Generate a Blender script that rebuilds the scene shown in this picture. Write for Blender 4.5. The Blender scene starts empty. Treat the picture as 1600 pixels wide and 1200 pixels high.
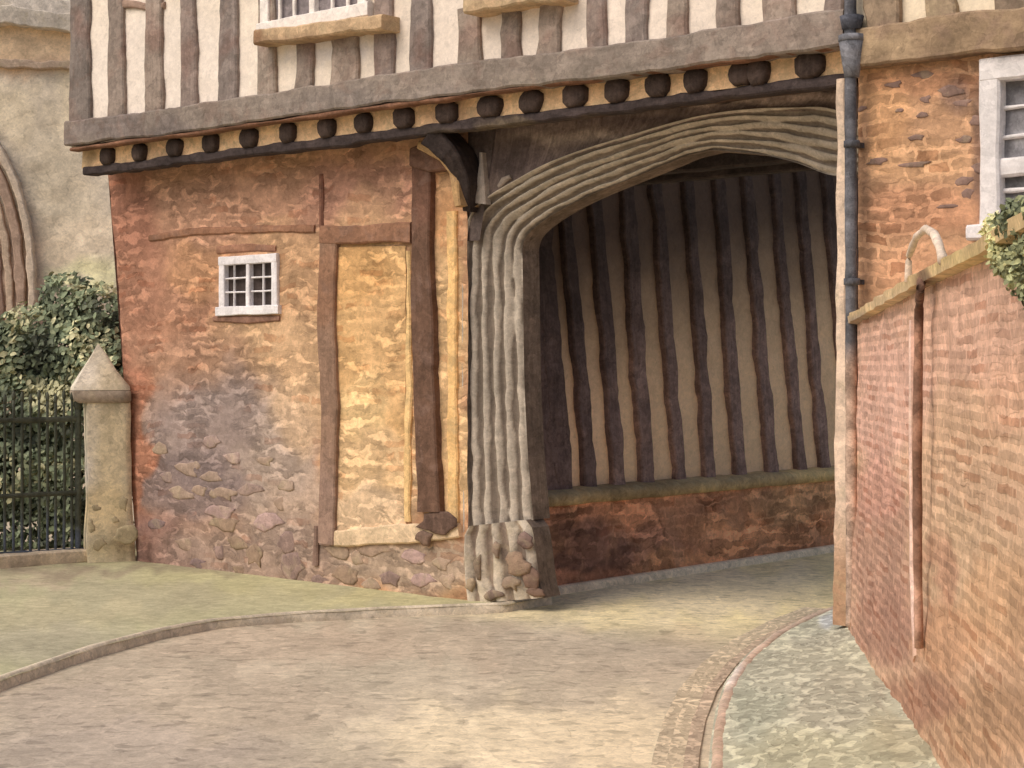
import bpy, math, random
from mathutils import Vector, noise as mn
random.seed(7)
scn = bpy.context.scene
COL = bpy.data.collections.new('place'); scn.collection.children.link(COL)
V = Vector

# ------------------------------------------------------------------ survey frame
# World: the gatehouse front lies along X in the plane y = 0, the passage runs along +Y.
F = 2697.0
CAM = V((5.80, -9.91, 1.81)); YAW = math.radians(41.04)
FWD = V((-math.sin(YAW), math.cos(YAW), 0)); RGT = V((math.cos(YAW), math.sin(YAW), 0)); UP = V((0, 0, 1))
def ray(px, py): return FWD + RGT*((px-800)/F) + UP*((575-py)/F)
def hit(px, py, p, n):
    r = ray(px, py); return CAM + r*((p-CAM).dot(n)/r.dot(n))
def HY(px, py, y=0.0): return hit(px, py, V((0, y, 0)), V((0, 1, 0)))
def HX(px, py, x=0.0): return hit(px, py, V((x, 0, 0)), V((1, 0, 0)))
def HZ(px, py, z=0.0): return hit(px, py, V((0, 0, z)), V((0, 0, 1)))
def proj(p):
    d = p-CAM; z = d.dot(FWD)
    if z < .3: return (-9999, 9999)
    return (800+F*d.dot(RGT)/z, 575-F*d.dot(UP)/z)

# ------------------------------------------------------------------ colour
def lin(c): return tuple(((x/255)/12.92 if x/255 <= .04045 else ((x/255+.055)/1.055)**2.4) for x in c)
SOFT = .23
LIGHT = 0.65       # how bright a white card reads under this sky
def alb(c, k=1.0):
    g = c[0]*.3+c[1]*.59+c[2]*.11; c = [v+(g-v)*SOFT for v in c]
    o = [(v+.009)/LIGHT*k for v in lin(c)]; m = max(1, max(o)/.88)
    return tuple(v/m for v in o)
def mix(a, b, t): return tuple(a[i]+(b[i]-a[i])*t for i in range(3))
def n2(x, y, s, seed=0): return mn.noise(V((x*s+seed*7.3, y*s-seed*3.1, seed*1.7)))
def painter(base, spots=(), k=1.0, warp=26, wob=1.0):
    """base colour with patches, some weathering, some painted light; each patch (px, py, rx, ry, colour, strength)"""
    b = alb(base, k); sp = [(x, y, rx, ry, alb(c, k), s) for (x, y, rx, ry, c, s) in spots]
    def fn(p):
        x, y = proj(p)
        wx = x+warp*n2(x, y, .018, 1)+warp*.5*n2(x, y, .05, 2)
        wy = y+warp*n2(x, y, .018, 3)+warp*.5*n2(x, y, .05, 4)
        c = b
        for (sx, sy, rx, ry, cc, s) in sp:
            d = ((wx-sx)/rx)**2+((wy-sy)/ry)**2
            if d < 4: c = mix(c, cc, s*max(0, min(1, 1.45-d*.9)) if d > .5 else s)
        return c
    return fn

# ------------------------------------------------------------------ materials
class N:
    def __init__(s, m): s.t = m.node_tree; s.t.nodes.clear()
    def n(s, ty, **kw):
        nd = s.t.nodes.new(ty)
        for k, v in kw.items(): setattr(nd, k, v)
        return nd
    def put(s, sock, v):
        if isinstance(v, bpy.types.NodeSocket): s.t.links.new(v, sock)
        elif v is not None: sock.default_value = v
    def math(s, op, a, b=None, c=None, clamp=False):
        nd = s.n('ShaderNodeMath', operation=op, use_clamp=clamp)
        for i, v in enumerate((a, b, c)): s.put(nd.inputs[i], v)
        return nd.outputs[0]
    def vm(s, op, a, b=None, sc=None):
        nd = s.n('ShaderNodeVectorMath', operation=op)
        s.put(nd.inputs[0], a); s.put(nd.inputs[1], b)
        if sc is not None: s.put(nd.inputs['Scale'], sc)
        return nd.outputs[0]
    def noise(s, vec, scale, detail=3, rough=.55, dist=0, out=0):
        nd = s.n('ShaderNodeTexNoise'); s.put(nd.inputs['Vector'], vec)
        nd.inputs['Scale'].default_value = scale; nd.inputs['Detail'].default_value = detail
        nd.inputs['Roughness'].default_value = rough; nd.inputs['Distortion'].default_value = dist
        return nd.outputs[out]
    def ramp(s, v, a, b, lo=0., hi=1., smooth=True):
        nd = s.n('ShaderNodeMapRange', interpolation_type='SMOOTHSTEP' if smooth else 'LINEAR')
        s.put(nd.inputs[0], v); nd.inputs[1].default_value = a; nd.inputs[2].default_value = b
        nd.inputs[3].default_value = lo; nd.inputs[4].default_value = hi
        return nd.outputs[0]
    def mixc(s, f, a, b, mode='MIX'):
        nd = s.n('ShaderNodeMix', data_type='RGBA', blend_type=mode)
        s.put(nd.inputs[0], f); s.put(nd.inputs[6], a); s.put(nd.inputs[7], b)
        return nd.outputs[2]
    def scalec(s, c, v):
        return s.vm('SCALE', c, sc=v)

def wash(name, brick=None, dabs=None, wash_s=1.6, wash_a=.2, tide=.14, tide_s=3.2, grain=.1, streak=0, warp=.035,
         second=None, second_a=.0, bump=.35, rough=.92, spec=.15, mask=(.38, .6), worm=None, wm=(.36, .56), dash=None):
    """weathered, blotchy, mineral-looking surface. UV is in metres. Col carries the local base colour."""
    m = bpy.data.materials.new(name); m.use_nodes = True; g = N(m)
    uv = g.n('ShaderNodeUVMap', uv_map='UVMap').outputs[0]
    col = g.n('ShaderNodeVertexColor', layer_name='Col').outputs[0]
    pos = g.n('ShaderNodeNewGeometry').outputs['Position']
    w1 = g.vm('SUBTRACT', g.noise(pos, 2.6, 3, .6, out=1), (.5, .5, .5))
    w2 = g.vm('SUBTRACT', g.noise(pos, 13, 2, .6, out=1), (.5, .5, .5))
    wv = g.vm('ADD', uv, g.vm('ADD', g.vm('SCALE', w1, sc=warp*3.2), g.vm('SCALE', w2, sc=warp)))
    c = col
    h = None
    n1 = g.noise(pos, wash_s, 4, .62, .3)
    c = g.scalec(c, g.ramp(n1, .28, .72, 1-wash_a, 1+wash_a))
    if second is not None:
        n3 = g.noise(pos, wash_s*1.7, 3, .6, .8)
        c = g.mixc(g.math('MULTIPLY', g.ramp(n3, .5, .66), second_a), c, (*alb(second), 1))
    if brick:
        bw, rh, mo, dark, gap = brick
        b = g.n('ShaderNodeTexBrick', offset=.5)
        g.put(b.inputs['Vector'], wv)
        b.inputs['Color1'].default_value = (0, 0, 0, 1); b.inputs['Color2'].default_value = (1, 1, 1, 1)
        b.inputs['Mortar'].default_value = (0, 0, 0, 1)
        b.inputs['Scale'].default_value = 1; b.inputs['Mortar Size'].default_value = mo
        b.inputs['Mortar Smooth'].default_value = .55; b.inputs['Bias'].default_value = 0
        b.inputs['Brick Width'].default_value = bw; b.inputs['Row Height'].default_value = rh
        rnd = g.n('ShaderNodeSeparateColor'); g.put(rnd.inputs[0], b.outputs[0]); rnd = rnd.outputs[0]
        fine = g.noise(wv, 26, 2, .6)
        joint = g.math('ADD', b.outputs['Fac'], g.math('MULTIPLY', g.math('SUBTRACT', fine, .5), 1.5))
        joint = g.ramp(joint, .25, .6)
        msk = g.ramp(g.noise(pos, 2.2, 3, .6, .5), mask[0], mask[1])
        body = g.math('MULTIPLY', g.math('SUBTRACT', 1.0, joint), msk)
        d = g.math('MULTIPLY', body, g.math('MULTIPLY_ADD', rnd, dark*1.1, dark*.35))
        up = g.math('MULTIPLY', g.math('MULTIPLY', joint, msk), gap)
        fac = g.math('ADD', g.math('SUBTRACT', 1.0, d), up)
        c = g.scalec(c, fac)
        warm = g.math('MULTIPLY', g.math('MULTIPLY', body, g.ramp(rnd, .62, .9)), .35)
        c = g.mixc(warm, c, g.mixc(1.0, c, (1.15, .78, .62, 1), 'MULTIPLY'))
        h = g.math('MULTIPLY', body, .6)
    if dabs:
        sx, sy, dark, gap = dabs          # loose separate touches of pigment
        mp = g.vm('MULTIPLY', wv, (sx, sy, 1))
        v = g.n('ShaderNodeTexVoronoi', feature='F1'); g.put(v.inputs['Vector'], mp); v.inputs['Scale'].default_value = 1
        v.inputs['Randomness'].default_value = .85
        ve = g.n('ShaderNodeTexVoronoi', feature='DISTANCE_TO_EDGE'); g.put(ve.inputs['Vector'], mp); ve.inputs['Scale'].default_value = 1
        ve.inputs['Randomness'].default_value = .85
        rc = g.n('ShaderNodeSeparateColor'); g.put(rc.inputs[0], v.outputs['Color'])
        on = g.ramp(rc.outputs[0], .42, .5)
        fine = g.noise(wv, 22, 2, .6)
        e = g.math('ADD', ve.outputs[0], g.math('MULTIPLY', g.math('SUBTRACT', fine, .5), .22))
        body = g.math('MULTIPLY', g.ramp(e, .03, .1), on)
        rim = g.math('MULTIPLY', g.math('MULTIPLY', g.ramp(e, .02, .07), g.ramp(e, .2, .1)), on)
        d = g.math('MULTIPLY', body, g.math('MULTIPLY_ADD', rc.outputs[1], dark, dark*.25))
        d = g.math('ADD', d, g.math('MULTIPLY', rim, dark*.35))
        light = g.math('MULTIPLY', g.math('SUBTRACT', 1.0, g.ramp(e, .0, .08)), gap)
        c = g.scalec(c, g.math('ADD', g.math('SUBTRACT', 1.0, d), light))
        h = body if h is None else g.math('ADD', h, body)
    if worm:
        sx, sy, dark, gap = worm          # ragged courses of touching dabs with pale gaps running between them
        t = g.noise(g.vm('MULTIPLY', wv, (sx, sy, 1)), 1, 2, .45, .7)
        mk = g.ramp(g.noise(pos, 1.9, 3, .6, .4), wm[0], wm[1])
        body = g.math('MULTIPLY', g.ramp(t, .46, .49), mk)
        rim = g.math('MULTIPLY', g.math('MULTIPLY', g.ramp(t, .455, .475), g.ramp(t, .51, .485)), mk)
        t2 = g.noise(g.vm('MULTIPLY', g.vm('ADD', wv, (3.3, 7.7, 0)), (sx*.8, sy*1.1, 1)), 1, 2, .5, .5)
        over = g.math('MULTIPLY', g.ramp(t2, .55, .57), mk)
        d = g.math('ADD', g.math('ADD', g.math('MULTIPLY', body, dark), g.math('MULTIPLY', rim, dark*.45)), g.math('MULTIPLY', over, dark*.8))
        light = g.math('MULTIPLY', g.math('MULTIPLY', g.ramp(t, .45, .4), mk), gap)
        c = g.scalec(c, g.math('ADD', g.math('SUBTRACT', 1.0, d), light))
        h = g.math('MULTIPLY', body, .6) if h is None else g.math('ADD', h, g.math('MULTIPLY', body, .6))
    if dash:
        t = g.noise(g.vm('MULTIPLY', wv, (dash[0], dash[1], 1)), 1, 1, .4, .2)
        c = g.scalec(c, g.ramp(t, .615, .66, 1, 1-dash[2]))
        t = g.noise(g.vm('MULTIPLY', g.vm('ADD', wv, (5, 9, 0)), (dash[0]*.7, dash[1]*1.2, 1)), 1, 1, .4, .2)
        c = g.scalec(c, g.ramp(t, .66, .69, 1, 1+dash[2]*.6))
    if streak:
        sv = g.vm('MULTIPLY', wv, (34, 2.2, 1))
        st = g.noise(sv, 1, 3, .6)
        c = g.scalec(c, g.ramp(st, .3, .7, 1-streak, 1+streak))
        st2 = g.noise(g.vm('MULTIPLY', wv, (11, 5, 1)), 1, 2, .5, .6)
        c = g.scalec(c, g.ramp(st2, .52, .56, 1.0, 1-streak*.8))
    if tide:
        t = g.noise(wv, tide_s, 3, .55, .6)
        a = g.math('ABSOLUTE', g.math('SUBTRACT', t, .5))
        line = g.ramp(a, .0, .012, 1, 0)
        f = g.math('SUBTRACT', 1.0, g.math('MULTIPLY', line, tide))
        f2 = g.ramp(t, .495, .51, 1+tide*.3, 1-tide*.4)
        c = g.scalec(c, g.math('MULTIPLY', f, f2))
        t = g.noise(wv, tide_s*3.1, 2, .5, .4)
        c = g.scalec(c, g.ramp(t, .5, .53, 1+tide*.22, 1-tide*.3))
    gr = g.noise(pos, 85, 2, .7)
    c = g.scalec(c, g.ramp(gr, .25, .75, 1-grain, 1+grain, False))
    gr2 = g.noise(pos, 30, 2, .7)
    c = g.scalec(c, g.ramp(gr2, .3, .7, 1-grain*.9, 1+grain*.9, False))
    mt = g.noise(g.vm('MULTIPLY', pos, (1, 1, 1.5)), 11, 4, .7, .5)
    c = g.scalec(c, g.ramp(mt, .42, .56, 1+grain*.7, 1-grain*.7))
    bl = g.noise(pos, 17, 2, .5, .3)
    c = g.scalec(c, g.ramp(bl, .64, .67, 1, 1-grain*1.5))
    bs = g.n('ShaderNodeBsdfPrincipled'); g.put(bs.inputs['Base Color'], c)
    bs.inputs['Roughness'].default_value = rough; bs.inputs['Specular IOR Level'].default_value = spec
    hh = g.math('MULTIPLY', gr2, .5)
    if h is not None: hh = g.math('ADD', hh, h)
    bp = g.n('ShaderNodeBump'); bp.inputs['Strength'].default_value = bump; bp.inputs['Distance'].default_value = .012
    g.put(bp.inputs['Height'], hh); g.put(bs.inputs['Normal'], bp.outputs[0])
    o = g.n('ShaderNodeOutputMaterial'); g.put(o.inputs[0], bs.outputs[0])
    return m

MAT = dict(
    ochre_brick=wash('old_ochre_brick', brick=(.30, .088, .022, .10, .06), worm=(4.6, 12, .2, .3), wash_a=.1, tide=.12, tide_s=2.6, warp=.05),
    red_brick=wash('garden_wall_brick', brick=(.36, .054, .016, .17, .13), worm=(2.6, 15, .10, .10), wash_a=.1, tide=.12, warp=.014, mask=(.30, .5)),
    house_brick=wash('house_brick', brick=(.17, .085, .016, .24, .22), worm=(6, 12, .16, .16), wash_a=.1, tide=.12, warp=.05),
    plinth_brick=wash('plinth_brick', brick=(.30, .09, .014, .16, .1), worm=(3, 10, .25, .3), wash_a=.25, tide=.22, warp=.05, second=(170, 116, 80), second_a=.5),
    plaster=wash('lime_plaster', wash_s=.9, wash_a=.05, tide=.05, tide_s=1.4, grain=.06, bump=.2),
    timber=wash('weathered_timber', wash_s=2.5, wash_a=.14, tide=.2, tide_s=4, streak=.07, grain=.1, warp=.02, second=(116, 88, 74), second_a=.35),
    dark_timber=wash('dark_timber', wash_s=2.5, wash_a=.22, tide=.2, tide_s=3, streak=.12, grain=.14, warp=.02),
    stone=wash('carved_stone', wash_s=2.6, wash_a=.1, tide=.14, tide_s=5, streak=.05, grain=.1, warp=.03),
    rubble=wash('rubble_stone', dabs=(3.6, 5.2, .42, .12), wash_a=.15, tide=.2, grain=.1),
    church=wash('church_stone', worm=(2.2, 3.4, .09, .07), wash_s=.9, wash_a=.13, tide=.1, tide_s=1.5, grain=.1),
    pale_stone=wash('pale_stone', wash_s=3, wash_a=.12, tide=.18, tide_s=4, grain=.1, second=(150, 134, 98), second_a=.3),
    iron=wash('painted_iron', wash_s=4, wash_a=.25, tide=.15, tide_s=6, grain=.12, rough=.8, spec=.1),
    lead=wash('lead_pipe', wash_s=5, wash_a=.35, tide=.3, tide_s=5, grain=.14, rough=.8, spec=.1),
    paint=wash('white_paint', wash_s=3, wash_a=.08, tide=.12, tide_s=5, grain=.06, bump=.15, rough=.8),
    glass=wash('old_dark_glass', wash_s=7, wash_a=.3, tide=.2, tide_s=8, grain=.08, bump=.1, rough=.7, spec=.1),
    leaf=wash('leaf', wash_s=2.2, wash_a=.35, tide=.1, grain=.1, rough=.9, spec=.05),
    road=wash('worn_setts', worm=(3.5, 7, .05, .04), dash=(6, 24, .24), wash_s=1.1, wash_a=.06, tide=.12, tide_s=1.8, grain=.1, warp=.03, bump=.25),
    verge=wash('mossy_gravel', worm=(5, 11, .05, .04), wash_s=1.2, wash_a=.07, tide=.09, tide_s=1.4, grain=.1, bump=.25),
    cobble=wash('cobbles', wm=(.2, .45), worm=(17, 10, .19, .17), wash_s=1.2, wash_a=.1, tide=.1, tide_s=2.5, grain=.08, warp=.04, bump=.4),
)

# ------------------------------------------------------------------ mesh helpers
def tag(o, label=None, cat=None, group=None, kind=None):
    if label: o['label'] = label
    if cat: o['category'] = cat
    if group: o['group'] = group
    if kind: o['kind'] = kind
    return o
def root(name, loc, label, cat, group=None):
    e = bpy.data.objects.new(name, None); e.empty_display_size = .3; e.location = loc; COL.objects.link(e)
    return tag(e, label, cat, group)
def wroot(p):
    l = V((0, 0, 0))
    while p is not None: l = l+V(p.location); p = p.parent
    return l
class MB:
    def __init__(s): s.v = []; s.f = []; s.uv = []; s.c = []; s.flat = False
    def add(s, p, uv, c): s.v.append(V(p)); s.uv.append(uv); s.c.append(c); return len(s.v)-1
    def grid(s, P, colf, flip=False, uvs=None, skip=None):
        """P[j][i] grid of points"""
        R = len(P); K = len(P[0]); b = len(s.v)
        vv = 0
        for j in range(R):
            if j: vv += (P[j][K//2]-P[j-1][K//2]).length
            uu = 0
            for i in range(K):
                if i: uu += (P[j][i]-P[j][i-1]).length
                p = P[j][i]
                s.add(p, uvs(p) if uvs else (uu, vv), colf(p) if callable(colf) else colf)
        for j in range(R-1):
            for i in range(K-1):
                if skip and skip((P[j][i]+P[j+1][i+1])/2): continue
                q = (b+j*K+i, b+j*K+i+1, b+(j+1)*K+i+1, b+(j+1)*K+i)
                s.f.append(q[::-1] if flip else q)
        return s
    def build(s, name, mat, parent=None, label=None, smooth=True):
        me = bpy.data.meshes.new(name); off = wroot(parent)
        me.from_pydata([v-off for v in s.v], [], s.f)
        ul = me.uv_layers.new(name='UVMap')
        for l in me.loops: ul.data[l.index].uv = s.uv[l.vertex_index]
        ca = me.color_attributes.new(name='Col', type='FLOAT_COLOR', domain='POINT')
        for i, c in enumerate(s.c): ca.data[i].color = (c[0], c[1], c[2], 1)
        me.materials.append(MAT[mat] if isinstance(mat, str) else mat)
        if smooth and not s.flat: me.polygons.foreach_set('use_smooth', [True]*len(me.polygons))
        me.update()
        o = bpy.data.objects.new(name, me); COL.objects.link(o)
        if parent is not None: o.parent = parent
        if label: o['label'] = label
        return o
def lerp(a, b, t): return a+(b-a)*t
def poly_at(pts, t):
    """t in 0..1 along list of points by index-length"""
    L = [0]
    for a, b in zip(pts, pts[1:]): L.append(L[-1]+(b-a).length)
    d = t*L[-1]
    for i in range(len(pts)-1):
        if d <= L[i+1] or i == len(pts)-2:
            return lerp(pts[i], pts[i+1], (d-L[i])/max(1e-9, L[i+1]-L[i]))
def loft(mb, A, B, nu, nv, colf, relief=0, nrm=V((0, -1, 0)), flip=False, rs=5, uvs=None, skip=None):
    P = []
    for j in range(nv+1):
        t = j/nv; a = poly_at(A, t); b = poly_at(B, t); row = []
        for i in range(nu+1):
            p = lerp(a, b, i/nu)
            if relief: p = p+nrm*(relief*(mn.noise(p*rs)+.5*mn.noise(p*rs*3)))
            row.append(p)
        P.append(row)
    return mb.grid(P, colf, flip, uvs, skip)
_seed = [0]
def bar(mb, pts, wid, thick, nrm, colf, wob=.011, step=.07, caps=True, bev=.012, seed=None, closed_back=True):
    """a hand-hewn timber: centre line pts on its front face, width wid (or list), thick behind the front"""
    mb.flat = True; bev = min(bev, .014)
    _seed[0] += 1; sd = _seed[0] if seed is None else seed
    nrm = V(nrm).normalized()
    L = sum((b-a).length for a, b in zip(pts, pts[1:])); n = max(2, int(L/step))
    if not isinstance(wid, (list, tuple)): wid = [wid]*2
    b0 = len(mb.v); rings = []
    for k in range(n+1):
        t = k/n; p = poly_at(pts, t)
        d = (poly_at(pts, min(1, t+.01))-poly_at(pts, max(0, t-.01))).normalized()
        lat = d.cross(nrm).normalized()
        q = t*(len(wid)-1); qi = min(int(q), len(wid)-2); w = lerp(wid[qi], wid[qi+1], q-qi)
        wl = w/2+wob*(1.5*mn.noise(V((t*L*3.2, sd*5.1, 0)))+.8*mn.noise(V((t*L*11, sd*5.1, 3))))
        wr = w/2+wob*(1.5*mn.noise(V((t*L*3.2, sd*5.1, 9)))+.8*mn.noise(V((t*L*11, sd*5.1, 6))))
        off = nrm*(wob*.5*mn.noise(V((t*L*4, sd*2.1, 20))))
        be = min(bev, w*.3)
        prof = [(-wl, -thick), (-wl, -be), (-wl+be, 0), (0, be*.15), (wr-be, 0), (wr, -be), (wr, -thick)]
        ring = []
        per = 0; last = None
        for (a, dn) in prof:
            pt = p+lat*a+nrm*dn+off*(1 if dn > -thick else 0)
            if last is not None: per += (pt-last).length
            last = pt
            ring.append(mb.add(pt, (per+sd*.37, t*L+sd*.77), colf(pt) if callable(colf) else colf))
        rings.append(ring)
    for r0, r1 in zip(rings, rings[1:]):
        for i in range(6): mb.f.append((r0[i], r0[i+1], r1[i+1], r1[i]))
        mb.f.append((r0[6], r0[0], r1[0], r1[6]))
    if caps: mb.f.append(tuple(rings[0][::-1])); mb.f.append(tuple(rings[-1]))
    return mb
def tube(mb, pts, r, colf, seg=10, step=.08, wob=0, cap=True):
    mb.flat = False
    L = sum((b-a).length for a, b in zip(pts, pts[1:])); n = max(2, int(L/step)); rings = []
    R = r if isinstance(r, (list, tuple)) else [r, r]
    for k in range(n+1):
        t = k/n; p = poly_at(pts, t)
        d = (poly_at(pts, min(1, t+.01))-poly_at(pts, max(0, t-.01))).normalized()
        a = d.orthogonal() if abs(d.z) < .9 else V((1, 0, 0)); a = (a-d*a.dot(d)).normalized(); b = d.cross(a)
        q = t*(len(R)-1); qi = min(int(q), len(R)-2); rr = lerp(R[qi], R[qi+1], q-qi)*(1+wob*mn.noise(V((p*9))))
        rings.append([mb.add(p+a*rr*math.cos(x*2*math.pi/seg)+b*rr*math.sin(x*2*math.pi/seg), (x/seg*2*math.pi*rr, t*L),
                             colf(p) if callable(colf) else colf) for x in range(seg)])
    for r0, r1 in zip(rings, rings[1:]):
        for i in range(seg): mb.f.append((r0[i], r0[(i+1) % seg], r1[(i+1) % seg], r1[i]))
    if cap: mb.f.append(tuple(rings[0][::-1])); mb.f.append(tuple(rings[-1]))
    return mb
def box(mb, lo, hi, col, jit=0):
    """box between two corners with its own verts per face (crisp), uv in metres"""
    x0, y0, z0 = lo; x1, y1, z1 = hi
    c = [V((x, y, z)) for z in (z0, z1) for y in (y0, y1) for x in (x0, x1)]
    if jit: c = [p+V((random.uniform(-jit, jit), random.uniform(-jit, jit), random.uniform(-jit, jit))) for p in c]
    for q in ((0, 2, 3, 1), (4, 5, 7, 6), (0, 1, 5, 4), (2, 6, 7, 3), (1, 3, 7, 5), (0, 4, 6, 2)):
        a, b, d = c[q[0]], c[q[1]], c[q[3]]
        s = []
        for i, k in enumerate(q):
            p = c[k]; s.append(mb.add(p, ((p-a).dot((b-a).normalized())+x0, (p-a).dot((d-a).normalized())+z0), col(p) if callable(col) else col))
        mb.f.append(tuple(s))
    return mb

# ================================================================== GATEHOUSE
YE = 7.4; YD = 1.5  # upper storey and ceiling kept shallow, shaped to let skylight into the passage
JY = -.45                     # the jettied upper storey stands forward of the lower wall
GH = root('timber_framed_gatehouse', (-4, 0, 0), 'timber framed gatehouse with black and white jettied upper storey above a wide moulded archway', 'gatehouse')
XL = HY(170, 300, 0).x; XJ = HY(722, 600, 0).x
# --- lower brick wall
wall_spots = [
    (330, 330, 260, 70, (174, 124, 94), .9), (570, 300, 90, 60, (166, 114, 90), .9),
    (190, 420, 60, 200, (150, 92, 68), .8), (260, 480, 80, 90, (160, 108, 80), .8),
    (430, 560, 110, 110, (192, 150, 106), .9), (450, 420, 60, 70, (188, 142, 98), .85), (320, 420, 60, 40, (188, 132, 86), .6),
    (300, 590, 90, 70, (160, 116, 88), .8), (345, 690, 140, 100, (140, 120, 112), .95), (300, 760, 110, 60, (124, 104, 100), .8),
    (440, 760, 70, 120, (166, 142, 124), .8), (470, 640, 40, 60, (190, 152, 112), .7),
    (585, 560, 72, 230, (200, 158, 106), 1), (585, 430, 60, 60, (192, 144, 88), .8), (590, 760, 66, 60, (196, 160, 116), .8),
    (700, 600, 30, 300, (202, 160, 106), 1), (700, 330, 24, 50, (186, 130, 80), .8),
    (218, 740, 15, 150, (172, 108, 76), .9), (205, 620, 12, 60, (172, 108, 78), .8),
    (250, 850, 70, 45, (142, 104, 92), .9), (420, 870, 150, 60, (148, 122, 106), .9), (640, 880, 110, 45, (158, 134, 112), .9),
]
import bisect
mb = MB()
wl_base = painter((180, 130, 90), wall_spots, k=.9)
win_lo = HY(346, 492, 0); win_hi = HY(437, 396, 0)
def in_win(c): return win_lo.x+.03 < c.x < win_hi.x-.03 and win_lo.z+.03 < c.z < win_hi.z-.03
loft(mb, [HY(215, 885), HY(196, 620), HY(184, 430), HY(168, 262)], [V((XJ+.06, 0, HY(735, 945).z)), V((XJ+.06, 0, 3.75))], 150, 84,
     wl_base, relief=.012, skip=in_win, uvs=lambda p: (p.x, p.z))
mb.build('brick_wall', 'ochre_brick', GH)
# the end wall and back so that the house is a solid body
mb = MB(); e0 = HY(215, 885); e1 = HY(168, 262)
loft(mb, [e0, e1], [e0+V((0, 6, 0)), e1+V((0, 6, 0))], 20, 20, alb((150, 96, 70)), flip=True, nrm=V((-1, 0, 0)), uvs=lambda p: (p.y, p.z))
mb.build('end_wall', 'ochre_brick', GH)
# rubble footing: individual field stones pressed into lime mortar
foot_col = painter((168, 144, 122), [(300, 800, 120, 30, (150, 124, 112), .8), (250, 860, 60, 40, (140, 104, 92), .9)])
rs = random.Random(3)
def stone(mb, c, rx, rz, ry, col, nr=V((0, -1, 0)), ax=V((1, 0, 0)), rr=rs):
    ph = rr.uniform(0, 6); n = 11; rings = []
    for k, (s, d) in enumerate(((1, -.2), (1, .35), (.8, .8), (.4, 1.0))):
        ring = []
        for i in range(n):
            a = i*2*math.pi/n
            r = 1+.62*mn.noise(V((math.cos(a)*1.5+ph, math.sin(a)*1.5, ph)))+.3*mn.noise(V((math.cos(a)*4, math.sin(a)*4+ph, ph)))
            p = c+ax*(rx*s*r*math.cos(a))+UP*(rz*s*r*math.sin(a))+nr*(ry*d)
            ring.append(mb.add(p, (p.dot(ax), p.z), col))
        rings.append(ring)
    for a, b in zip(rings, rings[1:]):
        for i in range(n): mb.f.append((a[i], a[(i+1) % n], b[(i+1) % n], b[i]))
    mb.f.append(tuple(rings[-1]))
pal = [(126, 100, 90), (138, 112, 92), (118, 94, 90), (146, 120, 98), (130, 104, 82), (150, 120, 112)]
spots = [(295, 732, 24, 9), (283, 770, 20, 9), (312, 766, 14, 7), (350, 772, 22, 8), (390, 765, 18, 8), (446, 757, 12, 8), (330, 745, 18, 6),
         (345, 800, 26, 10), (352, 818, 26, 10), (418, 815, 23, 11), (437, 786, 10, 8), (372, 848, 17, 9), (343, 862, 10, 9), (448, 850, 14, 13), (400, 868, 14, 14),
         (455, 885, 18, 16), (310, 880, 14, 7), (515, 842, 20, 10), (530, 862, 18, 9), (558, 872, 10, 9), (542, 898, 22, 12), (585, 858, 24, 9),
         (612, 905, 16, 9), (580, 912, 14, 7), (648, 870, 20, 9), (660, 906, 18, 8), (690, 880, 14, 9), (700, 908, 12, 10), (630, 838, 14, 6), (250, 700, 12, 8),
         (262, 745, 12, 7), (500, 905, 14, 7), (375, 890, 12, 6), (290, 850, 15, 8), (245, 820, 14, 8), (415, 720, 14, 6), (365, 715, 16, 7), (330, 690, 14, 7), (570, 765, 14, 14)]
for (x, y, rx, ry) in spots:
    c = HY(x, y, .0); s = (c-CAM).dot(FWD)/F
    mb = MB(); stone(mb, c, rx*s*1.5, ry*s*1.15, .008, alb(mix(pal[rs.randrange(6)], (150, 126, 110), .0 if y > 780 else .4))); mb.build('footing_stone', 'pale_stone', GH)
# --- lower timbers
TB = alb((120, 88, 66)); TD = alb((84, 58, 42)); TG = alb((112, 98, 88)); TK = alb((50, 36, 32))
def wbar(name, pix, w, y=0., proud=.05, col=TB, parent=GH, mat='timber', back=.05, **kw):
    pts = [HY(a, b, y-proud) for a, b in pix]; sc = (pts[0]-CAM).dot(FWD)/F/ .754
    ww = [q*sc for q in w] if isinstance(w, (list, tuple)) else w*sc
    m = MB(); bar(m, pts, ww, proud+back, (0, -1, 0), col, **kw); return m.build(name, mat, parent)
wbar('post', [(511, 372), (507, 500), (513, 650), (508, 850)], [29, 30, 27, 28], col=painter((124, 92, 70), [(510, 800, 30, 90, (134, 104, 88), .8), (510, 450, 30, 60, (130, 84, 54), .6)]))
wbar('post', [(657, 232), (655, 400), (658, 520), (662, 640), (668, 800)], [30, 30, 36, 34, 38], proud=.07, col=painter((92, 62, 44), [(655, 300, 30, 70, (104, 66, 48), .8)]))
wbar('lintel', [(499, 368), (570, 366), (640, 362)], [22, 20, 26], proud=.055, col=alb((126, 84, 58)))
wbar('brick_string_course', [(232, 372), (300, 362), (400, 358), (490, 357)], [7, 9, 8, 9], proud=.02, col=alb((138, 92, 64)), mat='timber', wob=.008)
wbar('batten', [(499, 272), (500, 355)], 7, proud=.02, col=alb((120, 74, 54)), wob=.006)
wbar('batten', [(492, 822), (491, 884)], [8, 9], proud=.03, col=alb((116, 88, 74)), wob=.006)
wbar('door_jamb', [(636, 392), (637, 600), (634, 815)], [8, 10, 12], proud=.025, col=alb((206, 164, 100)), mat='pale_stone')
wbar('sill', [(520, 842), (600, 836), (716, 830)], [20, 22, 16], proud=.04, col=alb((190, 160, 122)), mat='pale_stone')
wbar('pilaster', [(704, 330), (705, 560), (706, 836)], [16, 14, 18], proud=.03, col=alb((208, 160, 92)), mat='pale_stone', wob=.014)
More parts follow.
